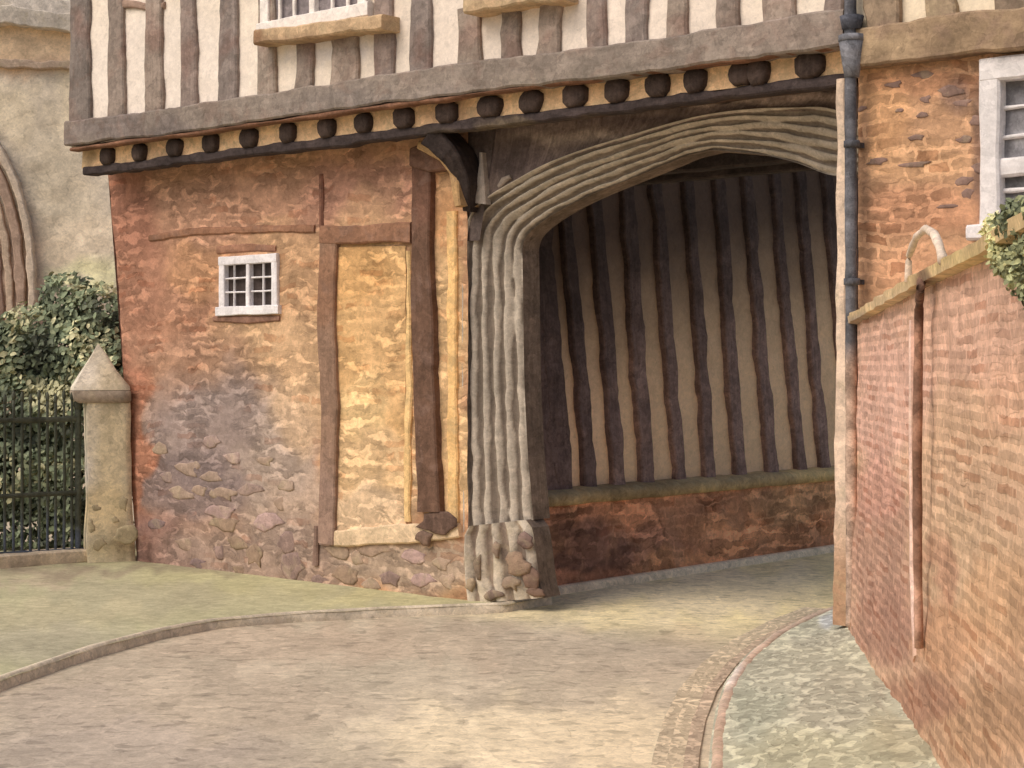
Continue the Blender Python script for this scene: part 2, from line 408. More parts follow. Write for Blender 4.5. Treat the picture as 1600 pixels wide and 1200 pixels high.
mb = MB(); c = HY(684, 820, -.06)
stone(mb, c, .19, .085, .004, alb((92, 66, 52))); c = HY(664, 840, -.04); stone(mb, c, .10, .06, .03, alb((104, 78, 62)))
mb.build('post_foot', 'dark_timber', GH)
# panel infill, slightly proud in warm brick
mb = MB()
loft(mb, [HY(524, 832, -.012), HY(526, 386, -.012)], [HY(634, 832, -.012), HY(634, 384, -.012)], 30, 90,
     painter((192, 146, 88), [(560, 430, 70, 50, (184, 134, 74), .8), (600, 560, 50, 90, (196, 150, 94), .7), (580, 720, 70, 50, (198, 160, 112), .8), (560, 640, 40, 40, (214, 176, 116), .7), (575, 800, 70, 40, (188, 158, 124), .8)]),
     relief=.008, uvs=lambda p: (p.x, p.z))
mb.build('infill_panel', 'ochre_brick', GH, label='blocked doorway filled with warm ochre brick')
# --- small white casement window
def rect_window(name, parent, p0, p1, y, fw, cols, rows, bw, fcol, gcol, depth=.07, mullion=None, label=None):
    """p0 low-left, p1 high-right corners in the plane y; frame > glazing bars > panes"""
    m = MB(); x0, x1, z0, z1 = p0.x, p1.x, p0.z, p1.z; cy = y-.035
    def b(m, a, c, w, pr=0, th=depth, wob=.004): bar(m, [V((a[0], cy-pr, a[1])), V((c[0], cy-pr, c[1]))], w, th, (0, -1, 0), fcol, wob=wob, step=.05, bev=.006)
    h = fw/2
    b(m, (x0+h, z0), (x0+h, z1), fw); b(m, (x1-h, z0), (x1-h, z1), fw)
    b(m, (x0+.003, z1-h), (x1-.003, z1-h), fw, .004); b(m, (x0-.03, z0+h*.8), (x1+.03, z0+h*.8), fw*1.05, .012)
    fr = m.build('frame', 'paint', parent); win = parent
    if mullion:
        for q in mullion:
            m = MB(); xm = lerp(x0, x1, q); b(m, (xm, z0+fw*.8), (xm, z1-fw*.8), fw*.62, -.003); m.build('mullion', 'paint', parent)
    edges = [0]+list(mullion or [])+[1]
    for e0_, e1_ in zip(edges, edges[1:]):
        xa, xb = lerp(x0, x1, e0_)+fw*.5, lerp(x0, x1, e1_)-fw*.5
        m = MB()
        for i in range(1, cols): xx = lerp(xa, xb, i/cols); b(m, (xx, z0+fw*.7), (xx, z1-fw*.7), bw, -.012, .02, .003)
        for j in range(1, rows): zz = lerp(z0+fw, z1-fw, j/rows); b(m, (xa, zz), (xb, zz), bw, -.015, .02, .003)
        if m.v: m.build('glazing_bars', 'paint', parent)
        m = MB(); loft(m, [V((xa-.02, y+.02, z0+fw*.5)), V((xa-.02, y+.02, z1-fw*.5))], [V((xb+.02, y+.02, z0+fw*.5)), V((xb+.02, y+.02, z1-fw*.5))], 8, 8, gcol)
        m.build('pane', 'glass', parent)
def win_part(parent, p0):
    e = bpy.data.objects.new('window', None); e.location = V((p0.x, 0, p0.z))-wroot(parent); COL.objects.link(e); e.parent = parent
    return e
WH = alb((196, 190, 190))
w = win_part(GH, win_lo)
w['label'] = 'small white casement window with two lights of six panes'
rect_window('window', w, win_lo, win_hi, 0, .075, 2, 3, .015, WH, alb((54, 42, 38)), mullion=[.5])
wbar('window_head', [(338, 391), (385, 387), (430, 388)], [9, 10, 8], proud=.015, col=alb((138, 92, 66)), wob=.005, parent=GH)
wbar('casement_sill', [(332, 498), (385, 500), (436, 497)], [7, 9, 7], proud=.02, col=alb((128, 88, 68)), wob=.005, parent=GH).name = 'window_sill'  # thin brown sill strip under the casement

# --- jetty: bressummer, joists, plate
XC = HY(112, 200, JY).x                       # left corner of the upper storey
XE = HY(1326, 60, JY).x
zb = lambda x, lo, hi: lerp(lo, hi, (x-XC)/(XE-XC))
bl = HY(118, 232, JY).z; br = HY(1300, 70, JY).z; tl = HY(118, 186, JY).z; tr = HY(1300, 27, JY).z
Zlo = lambda x: zb(x, bl, br); Zhi = lambda x: zb(x, tl, tr)
mb = MB(); pts = [V((x, JY-.07, (Zlo(x)+Zhi(x))/2+.012*math.sin(x*1.3))) for x in [XC-.02+i*(XE-XC+.02)/12 for i in range(13)]]
bar(mb, pts, (tl-bl+tr-br)/2, .22, (0, -1, 0), painter((120, 106, 94), [(200, 205, 120, 20, (98, 86, 82), .7), (600, 165, 150, 20, (114, 102, 94), .8), (900, 130, 120, 16, (118, 106, 92), .6), (1250, 50, 100, 20, (122, 104, 92), .7)]), wob=.012, bev=.03)
mb.build('bressummer', 'timber', GH)
mb = MB(); bar(mb, [V((x, JY-.055, Zlo(x)-.012)) for x in (XC+.05, (XC+XE)/2, XE)], .03, .1, (0, -1, 0), alb((112, 72, 48)), wob=.008)
mb.build('moulding', 'dark_timber', GH)
yr = JY+.10
hr = .165
mb = MB(); loft(mb, [V((XC+.02, yr, Zlo(XC)-hr-.01)), V((XC+.02, yr, Zlo(XC)))], [V((XE, yr, Zlo(XE)-hr-.01)), V((XE, yr, Zlo(XE)))], 160, 4,
     painter((206, 162, 112), [(135, 250, 16, 20, (150, 120, 80), .9), (700, 190, 40, 60, (150, 110, 74), .6), (1170, 120, 30, 40, (180, 146, 104), .5), (260, 240, 40, 30, (176, 134, 96), .5)], warp=8), relief=.008)
mb.build('joist_infill', 'pale_stone', GH)
for jx in (160, 210, 265, 321, 381, 442, 503, 560, 623, 690, 757, 822, 891, 956, 1020, 1079, 1150, 1178, 1258):
    x = HY(jx, 200, yr-.08).x
    wdt = .2+random.uniform(-.02, .02)+(0 if jx < 900 else .0)
    if jx in (1150, 1178): wdt = .17
    z = Zlo(x)-hr/2-.012
    m = MB(); n = 12; rings = []
    ph = random.uniform(0, 6); jh = random.uniform(.072, .088); jw = random.uniform(.86, 1.08); jt = random.uniform(-.12, .12)
    for (d, s) in ((.5, 1), (.02, 1), (-.012, .97), (-.03, .86), (-.034, .4)):
        ring = []
        for i in range(n):
            a = i*2*math.pi/n; sq = 1/max(abs(math.cos(a))**.75, abs(math.sin(a))**.75)
            sq = min(sq, 1.38)*(1+.16*mn.noise(V((math.cos(a)*2, math.sin(a)*2, ph))))
            p = V((x+jw*wdt/2*s*sq*math.cos(a)+jt*.07*math.sin(a), yr-.03+d, z+jh*s*sq*math.sin(a)))
            ring.append(m.add(p, (p.x, p.z), alb((58, 42, 34))))
        rings.append(ring)
    for a, b in zip(rings, rings[1:]):
        for i in range(n): m.f.append((a[i], b[i], b[(i+1) % n], a[(i+1) % n]))
    m.f.append(tuple(rings[-1])[::-1])
    m.build('joist', 'dark_timber', GH)
mb = MB(); bar(mb, [V((x, yr-.03, Zlo(x)-hr-.045)) for x in (XC+.08, -4, XE)], .075, .12, (0, -1, 0), painter((56, 44, 42), [(800, 205, 120, 14, (96, 80, 56), .6)]), wob=.014)
mb.build('wall_plate', 'dark_timber', GH)
mb = MB(); loft(mb, [V((XC+.1, yr+.08, Zlo(XC)-hr-.03)), V((XC+.1, .3, Zlo(XC)-hr-.03))], [V((XE, yr+.08, Zlo(XE)-hr-.03)), V((XE, .3, Zlo(XE)-hr-.03))], 40, 6, alb((90, 66, 50)))
mb.build('soffit', 'dark_timber', GH)
mb = MB(); box(mb, (XC+.04, yr+.02, Zlo(XC)-hr), (XC+.12, YD, Zlo(XC)+.02), TD); mb.build('end_plate', 'dark_timber', GH)
# bracket below the jetty beside the arch
mb = MB()
bar(mb, [HY(668, 210, -.38), HY(700, 240, -.3), HY(722, 275, -.2), HY(728, 330, -.1)], [.18, .14, .10, .06], .3, (.2, -1, 0), alb((48, 36, 32)), wob=.015)
mb.build('bracket', 'dark_timber', GH)
wbar('bracket_facing', [(652, 226), (688, 238), (708, 268), (714, 322)], [10, 18, 12, 8], proud=.2, col=alb((156, 118, 70)), back=.02)
wbar('corbel', [(640, 246), (672, 244), (706, 250)], [22, 34, 20], proud=.1, col=alb((100, 66, 48)))

# --- upper storey
ZT = 6.6
U_pl = painter((198, 182, 162), [(900, 60, 300, 80, (198, 182, 168), .6), (250, 120, 150, 100, (206, 192, 180), .6), (520, 70, 60, 30, (190, 190, 206), .35)])
mb = MB(); loft(mb, [V((XC, JY, Zlo(XC)+.02)), V((XC, JY, ZT))], [V((XE, JY, Zlo(XE)+.02)), V((XE, JY, ZT))], 170, 50, U_pl, relief=.01, uvs=lambda p: (p.x, p.z))
mb.build('plaster_panel', 'plaster', GH)
mb = MB(); loft(mb, [V((XC, JY, Zlo(XC))), V((XC, JY, ZT))], [V((XC, YD, Zlo(XC))), V((XC, YD, ZT))], 30, 12, alb((200, 186, 172)), flip=True, nrm=V((-1, 0, 0)))
mb.build('end_panel', 'plaster', GH)
mb = MB(); loft(mb, [V((XC, JY, ZT)), V((XC, YD, ZT))], [V((XE+.1, JY, ZT)), V((XE+.1, YD, ZT))], 4, 4, alb((110, 80, 60))); mb.build('roof_deck', 'dark_timber', GH)
ST = [(104, 140, 108, 138), (166, 192, 168, 192), (226, 250, 226, 252), (278, 300, 280, 303), (342, 365, 341, 368), (403, 424, 402, 428), (463, 486, 461, 487),
      (522, 552, 516, 558), (581, 611, 582, 611), (642, 671, 640, 671), (714, 750, 714, 750), (781, 808, 781, 811), (840, 880, 836, 872), (914, 940, 915, 942),
      (980, 1006, 976, 1008), (1042, 1072, 1040, 1070), (1120, 1156, 1116, 1152), (1197, 1244, 1192, 1238), (1286, 1318, 1284, 1316)]
def split(x):   # where a window sits above the studs
    return None
SILLS = [((396, 600), 58, 32), ((724, 880), 8, -16)]
stc = [(128, 112, 98), (120, 104, 92), (132, 114, 100), (124, 106, 96), (116, 102, 94)]
for i, (a0, a1, b0, b1) in enumerate(ST):
    yt = -60 if i else -60
    xa, xb = HY((a0+a1)/2, 0, JY-.04), HY((b0+b1)/2, 180, JY-.04)
    pb = V((xb.x, JY-.04, Zhi(xb.x)-.03)); pt = V((xa.x, JY-.04, ZT))
    under = (398 < (a0+a1)/2 < 612) or (722 < (a0+a1)/2 < 885)
    if under and not (398 < (a0+a1)/2 < 430) and not (575 < (a0+a1)/2 < 612): 
        k = 0 if a0 < 620 else 1
        (sx, sy0, sy1) = SILLS[k]; sy = lerp(sy0, sy1, ((a0+a1)/2-sx[0])/(sx[1]-sx[0]))
        q = HY((a0+a1)/2, sy+4, JY-.04); pt = V((q.x, JY-.04, q.z))
    wd = (HY(b1, 150, JY)-HY(b0, 150, JY)).length
    m = MB()
    H = (pt-pb).length; mid = [lerp(pb, pt, t)+V((random.uniform(-.012, .012), 0, 0)) for t in (.0, .25, .5, .75, 1)]
    cc = (104, 92, 84) if i == 0 else stc[i % 5]
    bar(m, mid, [wd*1.08, wd*.95, wd*.92, wd], .1 if i else .16, (0, -1, 0), painter(cc, [((a0+a1)/2+4, 40+(i*37) % 60, 12, 26, (118, 84, 72), .5)]), wob=.016, bev=.02)
    m.build('corner_post' if i == 0 else 'stud', 'timber', GH)
mb = MB(); bar(mb, [V((XC, JY+.4+i*1.0, 4.0)) for i in (0, 1.2)], .28, .1, (-1, 0, 0), TG); mb.build('end_bressummer', 'timber', GH)
# small bits of nogging at the head of two studs
wbar('rail', [(190, 6), (230, 10), (255, 7)], [10, 9, 8], y=JY, proud=.03, col=alb((132, 104, 86)))
# upper windows over their sills
for k, ((sx, sy0, sy1), fwpx) in enumerate(zip(SILLS, (1, 1))):
    wp = win_part(GH, HY(sx[0], sy0, JY))
    wp['label'] = ('white leaded window over a tan timber sill, upper left', 'white window over a tan sill, above the bracket')[k]
    m = MB(); bar(m, [HY(sx[0], sy0, JY-.2), HY((sx[0]+sx[1])/2, (sy0+sy1)/2+1, JY-.2), HY(sx[1]-4, sy1, JY-.2)], [.125, .11, .12], .22, (0, -1, 0),
                painter((166, 134, 96), [(400, 58, 14, 20, (120, 82, 52), .9), (500, 62, 90, 8, (138, 106, 76), .7)], warp=6), wob=.012, bev=.045)
    m.build('sill', 'pale_stone', wp)
    a = HY(sx[0]+16, sy0-20, JY-.02); b = HY(sx[1]-22, sy1-14, JY-.02)
    z0 = (a.z+b.z)/2-.06
    rect_window('window', wp, V((a.x, 0, z0)), V((b.x, 0, z0+1.25)), JY-.03, .10, 3, 4, .03, alb((206, 196, 186)), alb((110, 100, 100)), mullion=[.5])

# --- moulded arch
pairs = [((724, 832), (834, 812)), ((723, 720), (826, 720)), ((722, 600), (820, 600)), ((722, 470), (818, 470)), ((723, 390), (817, 410)), ((729, 350), (817, 386)),
         ((744, 322), (825, 366)), ((768, 303), (848, 346)), ((802, 283), (878, 327)), ((850, 257), (922, 305)), ((912, 233), (975, 283)), ((994, 208), (1037, 258)),
         ((1055, 190), (1076, 242)), ((1108, 178), (1112, 234)), ((1173, 170), (1180, 240)), ((1240, 168), (1240, 253)), ((1300, 170), (1300, 274))]
YI = .26
O = [HY(*a, 0.0) for a, b in pairs]; I = [HY(*b, YI) for a, b in pairs]
xa = (O[13].x+I[13].x)/2; n_r = len(O)
for (o, i) in list(zip(O, I))[:13][::-1]:
    if abs(o.x-xa) > abs(O[n_r-1].x-xa)+.12:
        dz = O[n_r-1].z; O.append(V((2*xa-o.x, 0, min(o.z, O[-1].z-.01)))); I.append(V((2*xa-i.x, YI, min(i.z, I[-1].z-.01))))
O = [V((o.x, 0, o.z)) for o in O]
def resample(P, Q, n):
    """both rails subdivided by index"""
    A = []; B = []
    def cr(p0, p1, p2, p3, t): return .5*((2*p1)+(p2-p0)*t+(2*p0-5*p1+4*p2-p3)*t*t+(3*p1-p0-3*p2+p3)*t**3)
    for k in range(len(P)-1):
        for j in range(n):
            t = j/n
            if k == 0 or k == len(P)-2: A.append(lerp(P[k], P[k+1], t)); B.append(lerp(Q[k], Q[k+1], t))
            elif k in (12, 13): A.append(cr(P[k-1], P[k], P[k+1], P[k+2], t)); B.append(lerp(Q[k], Q[k+1], t))
            else: A.append(cr(P[k-1], P[k], P[k+1], P[k+2], t)); B.append(cr(Q[k-1], Q[k], Q[k+1], Q[k+2], t))
    A.append(P[-1]); B.append(Q[-1]); return A, B
OA, IA = resample(O, I, 22)
def sweep(mb, A, B, ribs, amp, colc, colg, back=.2, front=0., M=72, brk=.0, cr=alb((100, 82, 68))):
    """roll mouldings swept up the jamb and round the arch; hollows are worn, broken and coloured darker"""
    b0 = len(mb.v); K = M+2; s = 0
    for k, (a, b) in enumerate(zip(A, B)):
        if k: s += (a-A[k-1]).length
        row = [(a+V((0, .15, 0)), colg)]
        for i in range(M+1):
            q = i/M
            qq = q+.03*mn.noise(V((s*2.6, q*4, 4)))+.016*mn.noise(V((s*8, q*5, 9)))
            w = .5+.5*math.cos(qq*ribs*2*math.pi)
            rib = round(qq*ribs-.5)
            op = mn.noise(V((s*2.1, rib*3.3, 1)))+.5*mn.noise(V((s*6, rib*5.3, 2)))+brk      # where the hollow is cut or worn away
            thr = .46+.75*op
            gv = max(0, min(1, (thr+.12*mn.noise(V((s*14, q*30, 5)))-w)/.12)) if 0 < q < 1 else 0
            p = lerp(a, b, q)+V((0, -front+amp*2*(1-w**.7)*(.3 if q < .02 or q > .98 else 1), 0))
            row.append((p+V((0, .012*gv, 0)), mix(colc, colg, gv*.9)))
        for i, (p, c) in enumerate(row): mb.add(p, ((i-1)/M*.6, s), c)
    for k in range(len(A)-1):
        for i in range(K-1): mb.f.append((b0+k*K+i, b0+k*K+i+1, b0+(k+1)*K+i+1, b0+(k+1)*K+i))
    return mb
mb = MB(); sweep(mb, OA, IA, 5.5, .0085, alb((160, 147, 129)), alb((100, 86, 72)))
mb.build('moulded_arch', 'stone', GH, label='grey four-centred arch and jambs cut with long roll mouldings')
def reveal(B, back, name='arch_reveal'):
    m = MB(); m.grid([[b+V((.001, -.004, 0))+V((0, back*q, 0)) for q in (0, .34, .67, 1)] for b in B[::4]+[B[-1]]], alb((100, 82, 68)), uvs=lambda p: (p.y, p.z+p.x*.7))
    m.flat = True; m.build(name, 'dark_timber', GH)
reveal(IA, .2)
def basepr(pr, name, side=1):
    Ao = [HY(*a, -.03) for a, b in pr]; Bo = [HY(*b, YI-.06) for a, b in pr]
    m = MB(); A, B = [], []
    for k in range(len(Ao)-1):
        for j in range(9): A.append(lerp(Ao[k], Ao[k+1], j/9)); B.append(lerp(Bo[k], Bo[k+1], j/9))
    A.append(Ao[-1]); B.append(Bo[-1])
    if side < 0: A = [V((2*xa-p.x, p.y, p.z)) for p in A]; B = [V((2*xa-p.x, p.y, p.z)) for p in B]
    sweep(m, A, B, 4.5, .012, alb((164, 150, 130)), alb((116, 96, 80)), back=.2, M=60, brk=-.15)
    m.build(name, 'pale_stone', GH); reveal(B, .2, 'base_reveal')
bp = [((731, 944), (850, 934)), ((727, 905), (843, 905)), ((725, 860), (838, 862)), ((726, 836), (833, 826)), ((733, 822), (822, 812))]
basepr(bp, 'jamb_base'); basepr(bp, 'jamb_base', -1)
mb = MB()
for (x, y, rx, ry, c) in ((747, 885, 6, 17, (112, 92, 74)), (776, 858, 6, 13, (120, 98, 80)), (808, 880, 16, 20, (128, 102, 80)), (800, 912, 12, 10, (126, 104, 84)), (770, 930, 13, 8, (96, 76, 64)), (833, 905, 13, 16, (112, 84, 68)), (822, 845, 12, 12, (108, 84, 74)), (838, 925, 14, 7, (104, 78, 62)), (735, 915, 6, 10, (140, 118, 90))):
    t = (x-725)/125; c0 = HY(x, y, lerp(-.04, YI-.07, t)+.01); s = (c0-CAM).dot(FWD)/F
    nn = V((.25, -1, 0)).normalized(); mb = MB(); stone(mb, c0, rx*s*1.3, ry*s, .02, alb(c), nn, V((1, .25, 0)).normalized()); mb.build('jamb_patch', 'pale_stone', GH)  # raised darker patches on the jamb base
# spandrel boards above the arch up to the plate
k0 = 5*22
mb = MB(); P = []
top = lambda x: Zlo(x)-hr-.03
seq = [(p.x, p.z) for p in OA[k0:]]
seq = [s for s in seq if s[0] < XE+1.6]
for j in range(9):
    row = []
    for (x, z) in seq:
        row.append(V((x, .03+.012*mn.noise(V((x*5, j, 0))), lerp(z-.02, max(top(x), z), j/8))))
    P.append(row)
spc = painter((84, 68, 60), [(800, 250, 60, 30, (62, 48, 44), .9), (900, 215, 90, 8, (112, 96, 84), .9), (1000, 190, 90, 8, (70, 54, 50), .8), (1120, 158, 120, 7, (122, 104, 90), .9), (1240, 168, 70, 4, (74, 58, 50), .9), (1240, 150, 80, 8, (128, 108, 96), .9), (730, 290, 20, 40, (70, 58, 52), .8)], warp=8, k=1.6)
mb.grid(P, spc); mb.build('spandrel', 'dark_timber', GH)
mb = MB()   # wall sliver left of the spandrel up to the brick wall
loft(mb, [V((XJ-.02, .02, 2.8)), V((XJ-.02, .02, 3.72))], [V((OA[k0].x+.12, .02, 2.8)), V((OA[k0].x+.3, .02, 3.72))], 10, 24, alb((76, 62, 56))); mb.build('spandrel_post', 'dark_timber', GH)
mb = MB(); bar(mb, [HY(748, 318, -.03), HY(750, 285, -.04), HY(751, 238, -.03)], [.14, .07, .015], .07, (0, -1, 0), alb((146, 132, 118)), wob=.012); mb.build('carved_finial', 'stone', GH)
mb = MB(); bar(mb, [HY(738, 318, -.01), HY(740, 285, -.01), HY(741, 262, -.01)], [.05, .04, .015], .05, (0, -1, 0), alb((120, 106, 94)), wob=.012)
mb.build('spandrel_carving', 'stone', GH); mb = MB(); bar(mb, [HY(778, 292, -.0), HY(786, 279, -.0), HY(796, 274, -.0)], [.02, .05, .02], .05, (0, -1, 0), alb((128, 112, 98)), wob=.012); mb.build('spandrel_carving', 'stone', GH)

# --- passage
XP = HZ(862, 922, -.03).x
XS = XP-.13
ztopl = HX(850, 775, XP).z; ztopr = HX(1300, 737, XP).z
yr_ = HX(1300, 737, XP).y
def plz(y): return lerp(ztopl, ztopr, (y-.3)/(yr_-.3))
pcol = painter((122, 72, 42), [(900, 860, 90, 60, (70, 42, 30), .9), (1000, 850, 90, 30, (84, 52, 38), .6), (1090, 800, 60, 40, (112, 72, 46), .6), (1200, 830, 110, 40, (156, 98, 58), .8), (1240, 780, 70, 30, (120, 82, 48), .8), (1040, 880, 60, 16, (186, 122, 72), .7), (1130, 868, 60, 14, (176, 112, 66), .7), (940, 905, 90, 12, (126, 76, 48), .7)], k=2.6)
mb = MB(); loft(mb, [V((XP, .28, -.12)), V((XP, .28, plz(.28)-.06))], [V((XP, YE, -.12)), V((XP, YE, plz(YE)-.06))], 130, 24, pcol, relief=.018, nrm=V((1, 0, 0)), uvs=lambda p: (p.y, p.z))
mb.build('passage_plinth', 'plinth_brick', GH)
mb = MB()
lc = painter((128, 102, 62), [(1000, 765, 60, 20, (96, 76, 44), .7), (1270, 745, 50, 18, (160, 130, 74), .8), (1120, 775, 30, 20, (156, 128, 74), .6), (860, 780, 30, 20, (84, 72, 50), .7)], k=1.5)
P = []
for j in range(56):
    y = lerp(.2, YE, j/55); z = plz(y)+.012*mn.noise(V((y*4, 2, 2)))
    P.append([V((XP-.16, y, z+.05)), V((XP-.05, y, z+.035)), V((XP+.02, y, z+.01)), V((XP+.035+.01*mn.noise(V((y*6, 1, 1))), y, z-.03)), V((XP+.03, y, z-.085)), V((XP-.02, y, z-.1))])
mb.grid(P, lc, flip=True); mb.build('mossy_ledge', 'pale_stone', GH)
ZC = 3.42
def passage_shade(f, dark):
    """passage shade painted into the colour, darker toward the top and the front"""
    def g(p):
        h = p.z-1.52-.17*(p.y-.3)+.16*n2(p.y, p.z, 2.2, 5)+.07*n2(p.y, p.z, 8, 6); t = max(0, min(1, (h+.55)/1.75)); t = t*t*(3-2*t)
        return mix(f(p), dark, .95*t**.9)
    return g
shade_spots = [(1150, 420, 260, 90, (128, 98, 76), .8), (930, 520, 90, 110, (128, 100, 78), .8), (890, 400, 120, 150, (62, 46, 38), .9), (1050, 340, 210, 150, (42, 31, 27), .97), (1230, 310, 190, 120, (42, 32, 28), .97)]  # unused patches of painted passage shade
mb = MB(); loft(mb, [V((XS, .3, .7)), V((XS, .3, 4.6))], [V((XS, YE, .7)), V((XS, YE, 4.6))], 90, 80, passage_shade(painter((206, 166, 124), [(900, 640, 50, 120, (160, 128, 98), .6)], k=1.9), alb((54, 36, 29))), relief=.012, nrm=V((1, 0, 0)), uvs=lambda p: (p.y, p.z))
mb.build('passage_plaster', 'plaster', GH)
mb = MB(); xi = IA[60].x; loft(mb, [V((XS-.1, .45, -.1)), V((XS-.1, .45, 3.0))], [V((xi-.004, .45, -.1)), V((xi-.004, .45, 3.0))], 4, 20, alb((104, 82, 68), 1.2)); mb.build('passage_lining', 'dark_timber', GH)
PS = [(836, 858), (862, 884), (903, 927), (950, 971), (998, 1017), (1046, 1067), (1094, 1112), (1142, 1161), (1189, 1210), (1234, 1255), (1272, 1292), (1314, 1334), (1355, 1374), (1394, 1412), (1432, 1450), (1468, 1486)]
for i, (xt, xb) in enumerate(PS):
    a = HX(xb, 748-.07*(xb-900)*.5, XS+.06); b = HX(xt, 500, XS+.06)
    d = (b-a); zt = ZC if a.y < YD-.2 else 4.55; t = (zt-a.z)/d.z; top_ = a+d*t
    top_ = V((XS+.06, top_.y, zt)); a = V((XS+.06, a.y, plz(a.y)+.01 if i != 4 else plz(a.y)-.06))
    if top_.y > YE: continue
    m = MB(); w = .168+random.uniform(-.02, .02)
    if i == 0: w = .3
    if i == 1: w = .24
    pts = [lerp(a, top_, t)+V((0, random.uniform(-.016, .016), 0)) for t in (0, .3, .6, 1)]; pts[0] = a
    bar(m, pts, [w, w*1.05, w*.95, w*1.0], .1, (1, 0, 0), passage_shade(painter((108, 82, 74), [(900, 600, 70, 250, (76, 58, 56), .8)], k=1.25), alb((48, 33, 27))), wob=.022)
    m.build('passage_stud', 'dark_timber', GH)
mb = MB(); loft(mb, [V((XS-.1, .28, ZC)), V((XS-.1, YD, ZC))], [V((2*xa-XS, .28, ZC)), V((2*xa-XS, YD, ZC))], 20, 40, alb((52, 40, 36)), nrm=V((0, 0, -1)), flip=True); mb.build('passage_ceiling', 'dark_timber', GH)
for i in range(2):
    m = MB(); y = .7+i*.5; bar(m, [V((XS, y, ZC-.14)), V((2*xa-XS, y, ZC-.14))], .14, .16, (0, 0, -1), alb((48, 37, 33)), wob=.014); m.build('ceiling_beam', 'dark_timber', GH)
mb = MB(); loft(mb, [V((XC, YD, ZC+.02)), V((XC, YD, ZT))], [V((XE+.1, YD, ZC+.02)), V((XE+.1, YD, ZT))], 40, 20, alb((190, 172, 150)), flip=True); mb.build('rear_panel', 'plaster', GH)
mb = MB(); loft(mb, [V((XL, 5.9, -.1)), V((XL, 5.9, 4.2))], [V((XS-.1, 5.9, -.1)), V((XS-.1, 5.9, 4.2))], 20, 20, alb((150, 100, 76)), flip=True, uvs=lambda p: (p.x, p.z)); mb.build('rear_wall', 'ochre_brick', GH)
XR = 2*xa-XP
mb = MB(); loft(mb, [V((XR, .3, -.15)), V((XR, .3, ZC))], [V((XR, 1.4, -.15)), V((XR, 1.4, ZC))], 20, 24, alb((120, 80, 56)), flip=True, nrm=V((-1, 0, 0)), uvs=lambda p: (p.y, p.z)); mb.build('passage_right_wall', 'plinth_brick', GH)  # right wall cut short, an unseen opening added to light the passage

# ================================================================== RIGHT-HAND BRICK HOUSE
BY = -.40
XB0 = HY(1341, 300, BY).x; XB1 = XB0+6
BH = root('brick_house', (XB0, BY, 0), 'orange brick house with cream timbered upper floor and white sash window, right of the archway', 'house')
z1a = HY(1345, 112, BY).z; z1b = HY(1560, 88, BY).z
zbm = lambda x: z1a+(z1b-z1a)*(x-XB0)/(HY(1560, 88, BY).x-XB0)
wa = HY(1536, 352, BY); wb_ = HY(1536, 95, BY)
W0 = V((wa.x, BY, HY(1540, 372, BY).z)); W1 = V((wa.x+1.25, BY, wb_.z))
def in_sash(c): return W0.x+.05 < c.x < W1.x-.05 and W0.z+.05 < c.z < W1.z-.05
mb = MB(); bc = painter((172, 126, 88), [(1370, 180, 50, 80, (180, 128, 80), .7), (1450, 130, 90, 20, (168, 112, 74), .7), (1500, 150, 20, 30, (120, 90, 78), .7), (1530, 250, 9, 130, (112, 82, 66), .9), (1420, 250, 90, 30, (190, 140, 94), .6), (1440, 330, 90, 40, (176, 118, 82), .7), (1440, 420, 90, 40, (190, 134, 94), .7), (1350, 330, 10, 180, (150, 108, 76), .8)], warp=12)
loft(mb, [V((XB0, BY, -.1)), V((XB0, BY, z1a+.1))], [V((XB1, BY, -.1)), V((XB1, BY, z1a+.1))], 200, 110, bc, relief=.008, skip=in_sash, uvs=lambda p: (p.x, p.z))
loft(mb, [V((XB0, 1.4, -.1)), V((XB0, 1.4, z1a+.1))], [V((XB0, BY, -.1)), V((XB0, BY, z1a+.1))], 30, 20, alb((150, 100, 70)), uvs=lambda p: (p.y, p.z))
mb.build('brick_wall', 'house_brick', BH)
mb = MB()
for (x, y, rx, ry) in ((1397, 132, 13, 4), (1443, 117, 12, 5), (1486, 142, 16, 8), (1447, 155, 8, 5), (1504, 161, 12, 5), (1347, 170, 5, 4), (1405, 172, 5, 3), (1441, 179, 7, 4), (1434, 215, 11, 4), (1509, 218, 11, 5), (1371, 253, 11, 5), (1429, 257, 21, 4), (1506, 283, 11, 7), (1512, 303, 8, 8), (1480, 322, 13, 3), (1525, 187, 7, 8), (1528, 262, 7, 7)):
    c = HY(x, y, BY); s = (c-CAM).dot(FWD)/F; mb = MB(); stone(mb, c, rx*s*1.4, ry*s*1.1, .006, alb((118, 90, 78))); mb.build('burnt_brick', 'pale_stone', BH)
mb = MB(); bar(mb, [V((x, BY-.12, zbm(x)+.135)) for x in (XB0-.02, XB0+1.2, XB1)], [.24, .25, .26], .2, (0, -1, 0), painter((134, 108, 78), [(1400, 75, 70, 14, (150, 124, 90), .6), (1500, 95, 120, 9, (106, 82, 60), .7)], warp=8), wob=.014, bev=.03)
mb.build('bressummer', 'timber', BH)
mb = MB(); loft(mb, [V((XB0-.08, JY+.01, z1a+.12)), V((XB0-.08, JY+.01, ZT))], [V((XB1, JY+.01, z1b+.12)), V((XB1, JY+.01, ZT))], 60, 20, alb((208, 190, 160)), relief=.008, uvs=lambda p: (p.x, p.z)); mb.build('plaster_panel', 'plaster', BH)
